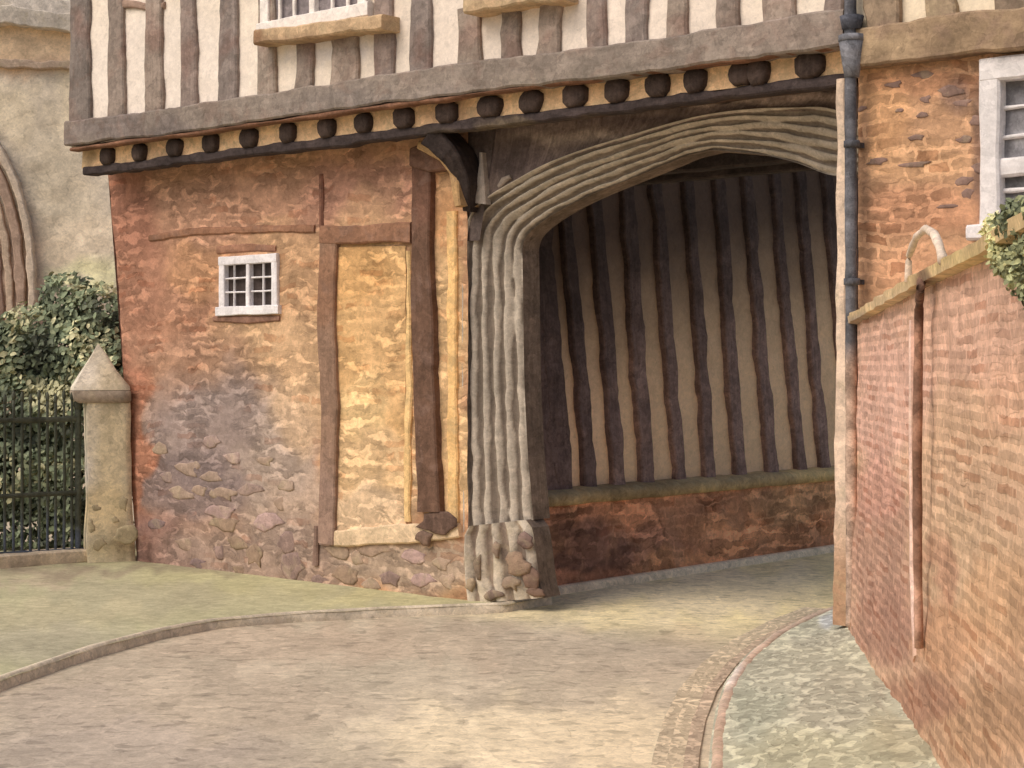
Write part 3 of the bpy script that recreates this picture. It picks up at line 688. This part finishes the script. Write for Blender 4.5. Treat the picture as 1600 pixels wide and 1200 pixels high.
for (a, b, c) in ((1352, 1400, (128, 106, 82)), (1445, 1492, (142, 120, 90)), (1552, 1602, (118, 98, 78)), (1652, 1700, (130, 106, 80)), (1760, 1805, (130, 106, 80))):
    p = HY((a+b)/2, 50, JY-.05); w_ = HY(b, 50, JY).x-HY(a, 50, JY).x; m = MB()
    bar(m, [V((p.x, JY-.05, zbm(p.x)+.24)), V((p.x-.02, JY-.05, 5)), V((p.x, JY-.05, ZT))], [w_, w_*.95, w_], .1, (0, -1, 0), painter(c), wob=.018, bev=.02); m.build('stud', 'timber', BH)
# sash window
sw = win_part(BH, W0); sw['label'] = 'tall white sash window with small panes'
FW = .125
def wb2(name, a, b, w, yy=BY-.06, th=.14, wob=.006, col=alb((190, 184, 182)), mat='paint'):
    m = MB(); bar(m, [V((a[0], yy, a[1])), V((b[0], yy, b[1]))], w, th, (0, -1, 0), col, wob=wob, bev=.015); return m.build(name, mat, sw)
wb2('jamb', (W0.x+FW/2, W0.z), (W0.x+FW/2, W1.z), FW); wb2('jamb', (W1.x-FW/2, W0.z), (W1.x-FW/2, W1.z), FW)
wb2('head', (W0.x+.01, W1.z-FW*.55), (W1.x-.01, W1.z-FW*.55), FW*1.1, BY-.064)
wb2('sill', (W0.x-.06, W0.z+.03), (W1.x+.06, W0.z+.03), .09, BY-.1)
zm = HY(1580, 262, BY).z
wb2('meeting_rail', (W0.x+FW*.8, zm), (W1.x-FW*.8, zm), .11, BY-.03, .06)
for xx in (.33, .66):
    X = lerp(W0.x+FW, W1.x-FW, xx); wb2('glazing_bar', (X, W0.z+.05), (X, W1.z-FW), .028, BY+.004, .03)
for zz in (.35, .68):
    Z = lerp(zm, W1.z-FW, zz); wb2('glazing_bar', (W0.x+FW*.8, Z), (W1.x-FW*.8, Z), .026, BY+.001, .03)
    Z = lerp(W0.z, zm, zz); wb2('glazing_bar', (W0.x+FW*.8, Z), (W1.x-FW*.8, Z), .026, BY+.001, .03)
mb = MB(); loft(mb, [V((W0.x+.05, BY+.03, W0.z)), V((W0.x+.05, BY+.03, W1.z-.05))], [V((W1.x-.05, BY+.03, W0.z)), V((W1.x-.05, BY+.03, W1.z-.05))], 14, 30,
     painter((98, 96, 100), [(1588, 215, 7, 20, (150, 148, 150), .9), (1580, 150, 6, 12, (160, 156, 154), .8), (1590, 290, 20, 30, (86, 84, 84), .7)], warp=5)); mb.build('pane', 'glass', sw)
# pale corner post and downpipe
cp = MB(); px_ = HY(1314, 400, BY-.02).x
def colcp(p):
    x, y = proj(p); t = max(0, min(1, (y-780)/120)); return mix(alb((186, 160, 136)), alb((154, 114, 82)), t)
bar(cp, [V((px_, BY-.02, .2)), V((px_, BY-.02, 1.5)), V((px_, BY-.02, 3.62))], [.13, .085, .07], .12, (0, -1, 0), colcp, wob=.01)
cp.build('corner_post', 'pale_stone', BH)
pp = HY(1331, 400, BY-.12)
def colpipe(p):
    x, y = proj(p); t = max(0, min(1, (y-535)/40)); return mix(alb((84, 84, 90)), alb((152, 124, 104)), t)
dp = MB(); tube(dp, [V((pp.x-.01, pp.y, 6.5)), V((pp.x-.01, pp.y, 4.0)), V((pp.x, pp.y, .22))], [.034, .037, .037, .036, .036], colpipe, step=.05, wob=.14)
dpo = dp.build('downpipe', 'lead', BH)
hp = MB(); hz = HY(1331, 60, BY-.12).z
for (z0, z1, r0, r1) in ((hz-.24, hz-.02, .045, .08), (hz-.02, hz+.02, .084, .08)):
    tube(hp, [V((pp.x, pp.y, z0)), V((pp.x, pp.y, z1))], [r0, r1], alb((98, 98, 104)), step=.06, wob=.1)
hz2 = HY(1331, 38, BY-.12).z; tube(hp, [V((pp.x, pp.y, hz2-.03)), V((pp.x, pp.y, hz2+.05))], [.06, .075], alb((66, 68, 78)))
hp.build('rainwater_head', 'lead', dpo)
for yy in (225, 440):
    z = HY(1331, yy, BY-.12).z; m = MB(); tube(m, [V((pp.x, pp.y, z-.02)), V((pp.x, pp.y, z+.02))], [.05, .05], alb((72, 72, 78)))
    box(m, (pp.x-.02, pp.y, z-.015), (pp.x+.02, BY, z+.015), alb((60, 60, 66))); m.build('pipe_bracket', 'lead', dpo)

# ================================================================== RED GARDEN WALL
A0 = HY(1337, 965, BY-.05); A0.z = 0
wd_ = -(FWD+RGT*(300/F)); wd_ = V((wd_.x, wd_.y, 0)).normalized()      # runs toward the viewer
wn = V((wd_.y, -wd_.x, 0)); wn = wn if wn.dot(CAM-A0) > 0 else -wn
def HW(px, py, off=0.): return hit(px, py, A0+wn*off, wn)
RW = root('garden_wall', (A0.x, A0.y, .2), 'tall pink red brick garden wall with sloping stone coping, running toward the viewer at the right', 'wall')
rc_ = painter((182, 142, 110), [(1385, 620, 60, 130, (190, 144, 124), .9), (1380, 900, 60, 120, (156, 114, 94), .85), (1390, 980, 60, 60, (148, 104, 84), .7), (1370, 760, 40, 60, (176, 122, 104), .7),
    (1530, 520, 100, 110, (188, 142, 116), .9), (1530, 700, 100, 90, (184, 144, 108), .6), (1520, 900, 90, 110, (180, 144, 108), .9), (1480, 1000, 50, 60, (172, 120, 82), .7), (1570, 960, 60, 90, (178, 130, 88), .6),
    (1550, 1130, 120, 70, (158, 116, 80), .8), (1475, 890, 20, 60, (164, 112, 84), .7), (1440, 1090, 60, 40, (146, 100, 76), .8), (1590, 620, 50, 60, (194, 144, 112), .6)])
B = [HW(1326, 950), HW(1380, 1045), HW(1440, 1125), HW(1500, 1200)]; B += [B[-1]+wd_*1.5+V((0, 0, .02))]
T = [HW(1337, 505), HW(1440, 449), HW(1560, 392), HW(1600, 368)]; T += [T[-1]+wd_*2.6+V((0, 0, .05))]
def dist(p): return (V((p.x, p.y, 0))-A0).dot(wd_)
def zline(L, d):
    D = [dist(p) for p in L]
    for i in range(len(L)-1):
        if d <= D[i+1] or i == len(L)-2: return lerp(L[i].z, L[i+1].z, (d-D[i])/(D[i+1]-D[i]))
Dm = 7.6
mb = MB(); P = []
n_d, n_z = 240, 70
for j in range(n_z+1):
    row = []
    for i in range(n_d+1):
        d = Dm*i/n_d; z = lerp(min(zline(B, d), .3)-.1, zline(T, d), j/n_z)
        p = A0+wd_*d+UP*z; batter = .10*(1-j/n_z)**3
        row.append(p+wn*(batter*.5+.014*mn.noise(p*5)+.006*mn.noise(p*16)))
    P.append(row)
flipw = (V((0, 0, 1)).cross(wd_)).dot(wn) > 0
mb.grid(P, rc_, flip=flipw, uvs=lambda p: (dist(p), p.z))
# back and far end
P = [[A0+wd_*(Dm*i/20)-wn*.32+UP*lerp(0, zline(T, Dm*i/20), j/6) for i in range(21)] for j in range(7)]
mb.grid(P, alb((160, 108, 84)), flip=not flipw, uvs=lambda p: (dist(p), p.z))
P = [[A0+wd_*Dm+wn*(.0-.32*i)+UP*lerp(0, zline(T, Dm), j/6) for i in range(2)] for j in range(7)]
mb.grid(P, alb((160, 108, 84)), flip=flipw)
mb.build('brick_face', 'red_brick', RW)
mb = MB(); cc_ = painter((182, 152, 102), [(1400, 470, 60, 16, (188, 160, 120), .7), (1500, 405, 50, 14, (176, 150, 90), .7), (1345, 505, 30, 14, (122, 106, 96), .7), (1470, 440, 60, 6, (120, 96, 66), .6), (1440, 440, 10, 24, (104, 72, 52), .9)], warp=8)
P = []
for i in range(0, 121):
    d = Dm*i/120; z = zline(T, d); p = A0+wd_*d; w_ = .012*mn.noise(V((d*4, 3, 3)))
    P.append([p+wn*(.0)+UP*(z-.012), p+wn*(.055+w_)+UP*(z-.005), p+wn*(.06+w_)+UP*(z+.04+w_*.5), p+wn*(-.05+w_)+UP*(z+.075+w_), p+wn*(-.16)+UP*(z+.10), p+wn*(-.34)+UP*(z+.085), p+wn*(-.38)+UP*(z+.0)])
mb.grid(P, cc_, flip=not flipw); mb.flat = True; mb.build('coping', 'pale_stone', RW)
# brown waste pipe down the wall, with a pale strip as its painted highlight
mb = MB(); tube(mb, [HW(1441, 432, .03), HW(1438, 452, .08), HW(1436, 480, .06), HW(1433, 700, .07), HW(1434, 880, .06), HW(1436, 1012, .05)], [.016, .019, .019, .019, .02, .02], painter((128, 88, 66), [(1436, 470, 12, 40, (98, 68, 52), .7), (1434, 820, 20, 60, (130, 92, 72), .7), (1434, 980, 20, 70, (172, 128, 104), .8)]), wob=.2)
mb.build('waste_pipe', 'lead', RW)
mb = MB(); bar(mb, [HW(1421, 500, .022), HW(1420, 700, .022), HW(1422, 900, .022), HW(1427, 1030, .04)], [.02, .028, .03, .07], .03, wn, painter((196, 160, 142), [(1425, 1020, 20, 30, (198, 152, 124), .8)]), wob=.008); mb.build('pipe_highlight', 'pale_stone', RW)
mb = MB(); hoop = [HW(1419, 440, .05), HW(1420, 400, .05), HW(1432, 370, .05), HW(1447, 357, .05), HW(1460, 366, .05), HW(1468, 385, .05), HW(1474, 408, .05)]
tube(mb, hoop, [.017, .015, .015, .017, .015, .018, .02], alb((190, 168, 146)), step=.03, wob=.3)
mb.build('pipe_hoop', 'pale_stone', RW, label='pale pointed loop of pipe rising over the coping')

# ================================================================== LEAVES
def leaf_mass(name, blobs, n, size, palette, label, cat, base, seed, stem=None, k=1.0):
    r = random.Random(seed); m = MB(); tot = sum(b[3]*b[4]*b[5] for b in blobs)**(1)
    pal_ = [alb(c, k) for c in palette]
    R_ = root(name, base, label, cat)
    for (cx, cy, cz, rx, ry, rz) in blobs:
        cnt = int(n*(rx*ry*rz)/tot)
        for _ in range(cnt):
            d = V((r.gauss(0, 1), r.gauss(0, 1), r.gauss(0, 1))).normalized(); rad = r.uniform(.55, 1.02)**.6
            bump = 1+.22*mn.noise(d*2.5+V((cx, cy, cz)))
            p = V((cx, cy, cz))+RGT*(d.x*rx*rad*bump)+FWD*(d.y*ry*rad*bump)+UP*(d.z*rz*rad*bump)
            if p.z < .02: continue
            nr = (d*.6+V((r.uniform(-1, 1), r.uniform(-1, 1), r.uniform(-.3, 1.2)))-FWD*.7).normalized()
            t1 = nr.orthogonal().normalized(); t2 = nr.cross(t1); a = r.uniform(0, 6.28); t1, t2 = t1*math.cos(a)+t2*math.sin(a), t2*math.cos(a)-t1*math.sin(a)
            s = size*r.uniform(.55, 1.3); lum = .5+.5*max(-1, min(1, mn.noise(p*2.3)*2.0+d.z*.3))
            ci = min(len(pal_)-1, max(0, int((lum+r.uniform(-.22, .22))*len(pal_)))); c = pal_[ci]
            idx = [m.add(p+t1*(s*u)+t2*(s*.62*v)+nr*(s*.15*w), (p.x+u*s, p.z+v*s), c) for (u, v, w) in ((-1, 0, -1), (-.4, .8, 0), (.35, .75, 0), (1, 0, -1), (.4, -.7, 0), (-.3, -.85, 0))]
            m.f.append(tuple(idx))
    m.build('foliage', 'leaf', R_, smooth=False)
    if stem:
        m = MB()
        for s_ in stem: tube(m, s_, [.035, .02, .01], alb((90, 72, 52)), seg=6)
        m.build('branches', 'dark_timber', R_)
    return R_
def camp(px, py, depth): return CAM+ray(px, py)*depth
bl_ = []
for (px, py, dep, rx, ry, rz) in ((150, 490, 17.6, .34, .35, .34), (105, 470, 17.7, .3, .35, .3), (60, 540, 17.5, .5, .4, .45), (130, 560, 17.5, .5, .4, .5), (0, 560, 17.5, .4, .4, .4),
                                  (-60, 590, 17.5, .5, .4, .5), (30, 640, 17.4, .6, .4, .5), (110, 660, 17.4, .6, .4, .5), (20, 740, 17.3, .6, .35, .5), (110, 760, 17.3, .6, .35, .5), (165, 600, 17.4, .4, .4, .6), (-70, 700, 17.4, .6, .4, .7), (60, 820, 17.3, .9, .3, .35)):
    c = camp(px, py, dep); bl_.append((c.x, c.y, c.z, rx, ry, rz))
gb = camp(70, 575, 17.6); gb.z = 0
stems = [[gb+RGT*dx, gb+RGT*dx*1.3+UP*.9, gb+RGT*dx*1.8+UP*1.9+FWD*.1] for dx in (-.6, -.3, 0, .3, .45)]
leaf_mass('bush', bl_, 26000, .042, [(48, 52, 40), (62, 68, 50), (70, 78, 56), (80, 90, 64), (96, 102, 72), (134, 130, 94)], 'dark green bush growing behind the iron railings against the church wall', 'bush', gb, 5, stems, k=1.75)
iv = []; ri = random.Random(21)
for k in range(60):
    px = 1556+ri.random()**.8*130; lo_ = 404
    py = ri.uniform(322 if px > 1580 else 350, lo_+min(60, (px-1560)*1.3)); dep = 5.46-(px-1560)*.0125+ri.uniform(-.12, .06)
    r_ = ri.uniform(.02, .05); c = camp(px, py, dep); iv.append((c.x, c.y, c.z, r_*1.3, r_*1.2, r_))
gi = V(iv[1][:3])
leaf_mass('ivy', iv, 6000, .013, [(78, 84, 58), (104, 108, 72), (132, 134, 88), (160, 156, 100), (182, 172, 122)], 'grey green ivy tumbling over the coping at the near end of the garden wall', 'ivy', gi, 9, k=1.35)

# ================================================================== GATE PIER AND RAILINGS
pb0 = HZ(168, 880, 0); PR = root('gate_pier', pb0, 'pale stone gate pier with pyramid cap at the left corner of the brick wall', 'gate pier')
sc_ = (pb0-CAM).dot(FWD)/F
def cdir(u, v, w): return pb0+RGT*((u-168)*sc_)+FWD*v+UP*w
zh = lambda py: 1.81+(575-py)*sc_
def prism(name, prof, parent, mat, colf, n=8, rot=0, seg=3):
    """square pier section swept by (z, half width, centre px)"""
    m = MB(); P = []; q = math.radians(rot)
    for (z, hw, cpx) in prof:
        row = []; c = cdir(cpx, .0, 0)
        cs = [(-1, -1), (1, -1), (1, 1), (-1, 1), (-1, -1)]
        for (a, b) in zip(cs, cs[1:]):
            for s in range(seg*2):
                t = s/(seg*2); x = lerp(a[0], b[0], t); y = lerp(a[1], b[1], t)
                X = (x*math.cos(q)-y*math.sin(q))*hw; Y = (x*math.sin(q)+y*math.cos(q))*hw
                p = V((c.x, c.y, z))+RGT*(X-.05)+FWD*(Y+.3); row.append(p+V((mn.noise(p*7), mn.noise(p*7+V((3, 3, 3))), 0))*.012)
        row.append(row[0].copy()); P.append(row)
    m.grid(P, colf); return m.build(name, mat, parent)
pc = painter((180, 165, 136), [(140, 700, 14, 90, (182, 168, 142), .8), (180, 700, 26, 100, (160, 142, 106), .8), (165, 800, 40, 40, (184, 160, 112), .8), (190, 850, 24, 28, (138, 118, 84), .9), (150, 860, 24, 20, (164, 148, 110), .7), (130, 740, 10, 40, (170, 160, 150), .7)], warp=10, k=1.2)
steps = []
for k in range(13):
    t = k/12; z = lerp(0, zh(628), t); steps.append((z, (45 if t < .25 else 40.5 if t > .3 else 43)*sc_*.82, lerp(168, 163, t)))
prism('shaft', steps, PR, 'pale_stone', pc, rot=18)
prism('cap_band', [(zh(630), 38*sc_, 156), (zh(626), 43*sc_, 154), (zh(612), 44*sc_, 152), (zh(609), 40*sc_, 152)], PR, 'pale_stone', alb((136, 118, 98)), rot=18)
capc = painter((188, 174, 148), [(128, 590, 18, 40, (200, 188, 168), .8), (178, 590, 22, 40, (162, 144, 112), .8)], warp=6)  # sunlight painted in: left side of the cap lighter, right side darker
prism('cap', [(zh(610), 43*sc_, 152), (zh(604), 42*sc_, 152), (zh(580), 27*sc_, 151), (zh(556), 12*sc_, 151), (zh(537), 1*sc_, 150)], PR, 'pale_stone', capc, rot=18)
mb = MB()
for (x, y, rx, ry) in ((188, 787, 8, 13), (145, 793, 8, 6), (138, 822, 6, 12), (192, 838, 22, 16), (150, 850, 12, 10), (175, 812, 7, 6)):
    c = camp(x, y, (pb0-CAM).dot(FWD)-.04); mb = MB(); stone(mb, c+RGT*.03, rx*sc_*.85, ry*sc_*.85, .012, alb((140, 122, 88)), -FWD, RGT); mb.build('lichen_patch', 'pale_stone', PR)
r0 = HZ(122, 876, .0); r1 = HZ(-260, 905, .0)
RL = root('iron_railings', r0, 'dark green iron railings with close upright bars, left of the stone gate pier', 'railings')
IC = painter((58, 60, 46), [(60, 850, 120, 30, (58, 66, 82), .8), (60, 700, 120, 40, (54, 58, 42), .6)], k=1.1)
rd = (r1-r0).normalized(); rn = V((rd.y, -rd.x, 0)); rn = rn if rn.dot(CAM-r0) > 0 else -rn
nb = 26
for i in range(nb):
    p = r0+rd*(.06+i*.082); m = MB(); h = 1.50+.02*math.sin(i*2.1)
    tube(m, [p+UP*.04, p+UP*.7+rd*random.uniform(-.008, .008), p+UP*h], [.013, .014, .012], IC, seg=6, step=.15, wob=.3)
    tube(m, [p+UP*h, p+UP*(h+.03), p+UP*(h+.09)], [.012, .022, .004], IC, seg=6, step=.03); m.build('bar', 'iron', RL)
for (z, t_) in ((1.33, .05), (.64, .04), (.1, .05)):
    m = MB(); bar(m, [r0+rn*.02+UP*z-rd*.05, r0+rd*nb*.082+rn*.02+UP*z], t_, .035, rn, IC, wob=.008); m.build('rail', 'iron', RL)
m = MB(); tube(m, [r0+UP*0, r0+UP*1.42], [.03, .03], IC, wob=.2); tube(m, [r0+UP*1.42, r0+UP*1.47, r0+UP*1.53], [.03, .05, .01], IC, step=.03); m.build('end_post', 'iron', RL)
m = MB(); a = r0-rd*.05; bar(m, [a+rn*.16+UP*.05, a+rd*2.6+rn*.16+UP*.05], .13, .3, (rn*.3+UP*.0+rn), alb((176, 156, 128)), wob=.012); m.build('railing_kerb', 'pale_stone', RL)

# ================================================================== CHURCH
cd = 24.0
CH0 = camp(60, 575, cd); CH0.z = 0
CH = root('church', CH0, 'grey green stone church wall with moulded window arch, behind the bush at the left', 'church')
def C3(px, py, off=0.): return hit(px, py, camp(60, 575, cd)-FWD*off, FWD)
mb = MB(); chc = painter((158, 144, 124), [(60, 70, 140, 36, (172, 142, 106), .9), (60, 105, 120, 12, (156, 128, 100), .7), (130, 160, 50, 60, (164, 148, 118), .7), (90, 300, 60, 100, (154, 140, 116), .8), (130, 380, 60, 40, (170, 152, 126), .7), (150, 425, 50, 26, (172, 168, 120), .7), (20, 180, 40, 50, (156, 140, 110), .6), (20, 440, 60, 90, (142, 116, 96), .8)], k=1.45)
loft(mb, [C3(-420, 850), C3(-420, -500)], [C3(520, 850), C3(520, -500)], 90, 130, chc, relief=.03, nrm=-FWD, uvs=lambda p: ((p-CH0).dot(RGT), p.z))
mb.build('stone_wall', 'church', CH)
mb = MB(); bar(mb, [C3(-420, -25, .22), C3(0, 22, .22), C3(120, 34, .22)], [.3, .26, .24], .24, -FWD, painter((168, 156, 140), [(50, 30, 90, 10, (146, 134, 120), .8)], warp=6), wob=.03, bev=.08)
bar(mb, [C3(120, 34, .22), C3(420, 70, .22)], .25, .24, -FWD, alb((160, 148, 132))); mb.build('string_course', 'pale_stone', CH)
mb = MB(); bar(mb, [C3(-420, -70, .15), C3(0, 2, .15), C3(420, 50, .15)], [.22, .2], .2, -FWD, alb((176, 164, 150)), wob=.03, bev=.06); mb.build('string_course', 'pale_stone', CH)
mb = MB(); bar(mb, [C3(-420, 88, .1), C3(40, 100, .1), C3(420, 104, .1)], [.1, .12], .12, -FWD, alb((150, 126, 104)), wob=.03, bev=.03); mb.build('string_course', 'pale_stone', CH)
# tracery arch seen at the left edge: rises out of frame and comes down at the right springing
arc = [(-60, 150), (-30, 190), (0, 235), (18, 270), (32, 315), (42, 365), (48, 430), (50, 620)]
for k, (off, w_, c) in enumerate(((0, .10, (172, 152, 130)), (-17, .13, (146, 118, 98)), (-34, .10, (162, 138, 114)), (-52, .16, (124, 96, 80)))):
    m = MB(); bar(m, [C3(x+off-(2 if y < 300 else 0), y+abs(off)*.5, .16-.04*k) for (x, y) in arc], w_, .2, -FWD, alb(c), wob=.02, bev=.03); m.build('window_moulding', 'stone', CH)
m = MB(); P = []
for j, (x, y) in enumerate(arc):
    a = C3(x-56, y+30, .02); b = C3(-240, y+30, .02); P.append([a, b])
m.grid(P[::-1], alb((120, 96, 78))); m.build('window_recess', 'glass', CH)

# ================================================================== GROUND
def structure(mb, name, mat, label): o = mb.build(name, mat); return tag(o, label, name.split('.')[0].replace('_', ' '), kind='structure')
mb = MB(); S = 260
mb.grid([[V((x, y, -.14)) for x in (-S, -60, 0, 60, S)] for y in (-S, -60, 0, 60, S)], alb((150, 138, 108))); structure(mb, 'ground', 'verge', 'dull green and buff ground stretching away beyond the buildings')
RZ = -.06
rdc = painter((178, 162, 134), [(250, 1100, 300, 60, (172, 152, 126), .7), (180, 1180, 250, 50, (168, 150, 130), .8), (420, 1010, 220, 30, (168, 146, 120), .7), (820, 1150, 230, 55, (216, 196, 156), .95), (980, 1160, 80, 60, (214, 194, 154), .8), (1050, 935, 200, 34, (206, 186, 140), 1), (900, 965, 120, 14, (200, 180, 132), .8), (1150, 905, 130, 26, (200, 182, 142), .8), (1200, 880, 120, 12, (186, 166, 132), .6), (900, 1030, 200, 30, (172, 154, 128), .7), (650, 1000, 160, 30, (174, 152, 124), .6), (1080, 1010, 60, 30, (174, 156, 130), .7), (100, 1110, 100, 30, (168, 150, 128), .6)], k=.9, warp=40)
rdc0 = rdc
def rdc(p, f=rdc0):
    c = f(p); t = max(0, min(1, (p.y+.6)/1.6)) if XP-.2 < p.x < 1.2 else 0     # colour brightened below the arch to stand in for daylight
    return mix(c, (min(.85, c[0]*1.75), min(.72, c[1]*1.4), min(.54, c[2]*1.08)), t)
mb = MB(); P = []
cx, cy = 0, -3
for j in range(221):
    row = []
    for i in range(221):
        p = CAM+RGT*(-9+18*i/220)+FWD*(4+22*j/220); row.append(V((p.x, p.y, RZ+.006*mn.noise(V((p.x*2, p.y*2, 0))))))
    P.append(row)
mb.grid(P, rdc, flip=False, uvs=lambda p: ((p-CAM).dot(RGT), (p-CAM).dot(FWD)*.42))
structure(mb, 'road', 'road', 'worn buff and grey road curving in through the archway')
# left verge with kerb
kl = [(-420, 1235), (-200, 1140), (0, 1064), (60, 1043), (150, 1012), (250, 986), (330, 971), (450, 960), (600, 952), (700, 948), (790, 945), (862, 932)]
K = [HZ(x, y, 0) for x, y in kl]
back = [HZ(x, y, 0) for x, y in [(-420, 800), (-200, 840), (0, 850), (60, 850), (100, 850), (150, 850), (210, 850), (330, 868), (500, 890), (600, 903), (740, 915), (850, 905)]]
vc = painter((162, 156, 114), [(350, 905, 140, 26, (168, 162, 112), .8), (620, 935, 120, 14, (172, 164, 112), .8), (200, 930, 160, 20, (158, 150, 116), .7), (80, 890, 120, 10, (140, 122, 98), .8), (60, 1000, 120, 30, (156, 146, 118), .7), (300, 885, 200, 8, (132, 120, 92), .6), (120, 960, 140, 14, (172, 160, 122), .6), (60, 910, 80, 6, (164, 142, 118), .6)], k=.92)
mb = MB(); P = []
for j in range(25):
    row = []
    for i in range(111):
        t = i/110; row.append(lerp(poly_at(K, t), poly_at(back, t), j/24)+UP*(.006*mn.noise(V((i*.3, j*.3, 0)))))
    P.append(row)
mb.grid(P, vc, uvs=lambda p: ((p-CAM).dot(RGT), (p-CAM).dot(FWD))); structure(mb, 'verge', 'verge', 'green tinged mossy verge between the brick wall and the left kerb')
def kerb(pts, name, lab, w, col, z0, z1, mat='pale_stone', side=1, step=.08):
    m = MB(); P = []; L = sum((b-a).length for a, b in zip(pts, pts[1:])); n = int(L/step)
    for k in range(n+1):
        t = k/n; p = poly_at(pts, t); d = (poly_at(pts, min(1, t+.01))-poly_at(pts, max(0, t-.01))).normalized(); l = V((-d.y, d.x, 0))*side
        o = .012*mn.noise(V((t*L*3, 1, 1))); z = z1(p) if callable(z1) else z1
        P.append([V((p.x, p.y, z0))-l*.01+l*o, V((p.x, p.y, z-.02))+l*o, V((p.x, p.y, z))+l*(.02+o), V((p.x, p.y, z+.004))+l*(w*.5), V((p.x, p.y, z))+l*w, V((p.x, p.y, z-.03))+l*(w+.01)])
    m.grid(P, col, flip=side > 0); return structure(m, name, mat, lab)
kerb(K, 'kerb', 'thin worn stone kerb curving along the left verge to the arch foot', .06, painter((182, 166, 140), [(300, 985, 400, 12, (160, 140, 116), .5)]), RZ-.02, .012)
# kerb along the passage plinth
PK = [V((XP+.10, .15, 0)), V((XP+.10, YE, 0))]
kerb(PK, 'kerb', 'pale kerb along the foot of the brick plinth inside the passage', .12, alb((224, 196, 156), 1.35), RZ-.02, 0.0)
# right pavement
kr = [(1420, 925), (1340, 938), (1300, 948), (1255, 966), (1205, 992), (1163, 1026), (1133, 1064), (1118, 1110), (1110, 1160), (1106, 1210), (1100, 1330)]
KR = [HZ(x, y, .10) for x, y in kr]
fw_ = [A0+wd_*d+UP*(zline(B, d) if d < 5 else zline(B, 5)) for d in [-.9, -.5, -.1, .4, 1, 1.7, 2.5, 3.3, 4.1, 4.9, 6.8]]
fw_ = [V((p.x, p.y, max(.14, min(.34, p.z)))) for p in fw_]
pvc = painter((178, 176, 148), [(1290, 985, 60, 24, (152, 150, 130), .8), (1240, 1060, 100, 50, (164, 162, 138), .8), (1300, 1100, 70, 40, (158, 152, 128), .7), (1180, 1120, 40, 50, (150, 152, 128), .7), (1300, 1180, 160, 40, (172, 166, 130), .8), (1420, 1150, 60, 40, (160, 150, 116), .7), (1290, 955, 16, 8, (176, 180, 184), .8), (1380, 1060, 12, 60, (150, 138, 116), .6)], k=.92, warp=30)
mb = MB(); P = []
for j in range(61):
    row = []
    for i in range(31):
        p = lerp(poly_at(KR, j/60), poly_at(fw_, j/60)-wn*.04, i/30); row.append(p+UP*(.006*mn.noise(p*6)))
    P.append(row)
mb.grid(P, pvc, uvs=lambda p: ((p-CAM).dot(RGT), (p-CAM).dot(FWD)*.7)); structure(mb, 'pavement', 'cobble', 'raised grey green cobbled pavement at the foot of the garden wall')
kerb([p for p in KR], 'kerb', 'pinkish stone kerb curving round the cobbled pavement', .07, painter((176, 150, 128), [(1142, 1050, 22, 30, (196, 184, 172), .9), (1110, 1160, 20, 60, (166, 134, 108), .7)]), RZ-.02, .112, side=1)
# gutter of two sett courses
def offs(pts, d):
    o = []
    for i, p in enumerate(pts):
        a = pts[max(0, i-1)]; b = pts[min(len(pts)-1, i+1)]; t = (b-a).normalized(); o.append(V((p.x, p.y, 0))+V((t.y, -t.x, 0))*d)
    return o
G = [HZ(x, y, RZ) for x, y in [(1300, 954), (1250, 974), (1196, 1004), (1152, 1040), (1120, 1082), (1102, 1130), (1093, 1180), (1088, 1240), (1080, 1340)]]
sg = 1 if (offs(G, 1)[4]-CAM).dot(RGT) < (G[4]-CAM).dot(RGT) else -1
for k, (d0, d1, c) in enumerate(((.0, .07, (176, 152, 124)), (.07, .15, (188, 168, 134)), (.15, .22, (188, 168, 134)))):
    a = offs(G, sg*d0); b = offs(G, sg*d1); m = MB(); P = []
    for j in range(151):
        t = j/150; pa = poly_at(a, t); pb_ = poly_at(b, t)
        taper = min(1, t*3+.1)
        P.append([V((*lerp(pa, pb_, i/4).xy, RZ+.012+.000*math.sin(i*math.pi/4)+.002*mn.noise(V((j*.4, i, k))))) for i in range(5)])
    m.grid(P, alb(c, .95), flip=sg > 0); structure(m, 'gutter', 'cobble', ('narrow reddish channel course of setts hugging the right kerb', 'middle course of pale gutter setts beside the right kerb', 'outer course of pale gutter setts, farthest from the right kerb')[k])

# ================================================================== CAMERA, LIGHT
cam = bpy.data.cameras.new('camera'); co = bpy.data.objects.new('camera', cam); COL.objects.link(co)
co.location = CAM; co.rotation_euler = (math.radians(90), 0, YAW)
cam.sensor_width = 36; cam.lens = 36*F/1600; cam.shift_y = -25/1600; cam.clip_end = 1000; scn.camera = co
SUN = V((-.30, -.95, 0)).normalized(); EL = math.radians(48)
sd = V((SUN.x*math.cos(EL), SUN.y*math.cos(EL), math.sin(EL)))
sl = bpy.data.lights.new('sun', 'SUN'); sl.energy = 1.15; sl.angle = math.radians(40); sl.color = (1, .935, .85)
so = bpy.data.objects.new('sun', sl); so.rotation_euler = sd.to_track_quat('Z', 'Y').to_euler(); so.location = (0, -5, 12); COL.objects.link(so)
wd = bpy.data.worlds.new('World'); scn.world = wd; wd.use_nodes = True; nt = wd.node_tree
bg = nt.nodes.get('Background') or nt.nodes.new('ShaderNodeBackground')
sky = nt.nodes.new('ShaderNodeTexSky'); sky.sky_type = 'NISHITA'; sky.sun_disc = False; sky.sun_elevation = EL
sky.sun_rotation = math.atan2(SUN.x, SUN.y); sky.air_density = 1.0; sky.dust_density = 4.5; sky.ozone_density = .6
nt.links.new(sky.outputs[0], bg.inputs[0]); bg.inputs[1].default_value = .13
scn.view_settings.view_transform = 'Standard'; scn.view_settings.look = 'None'; scn.view_settings.exposure = 0
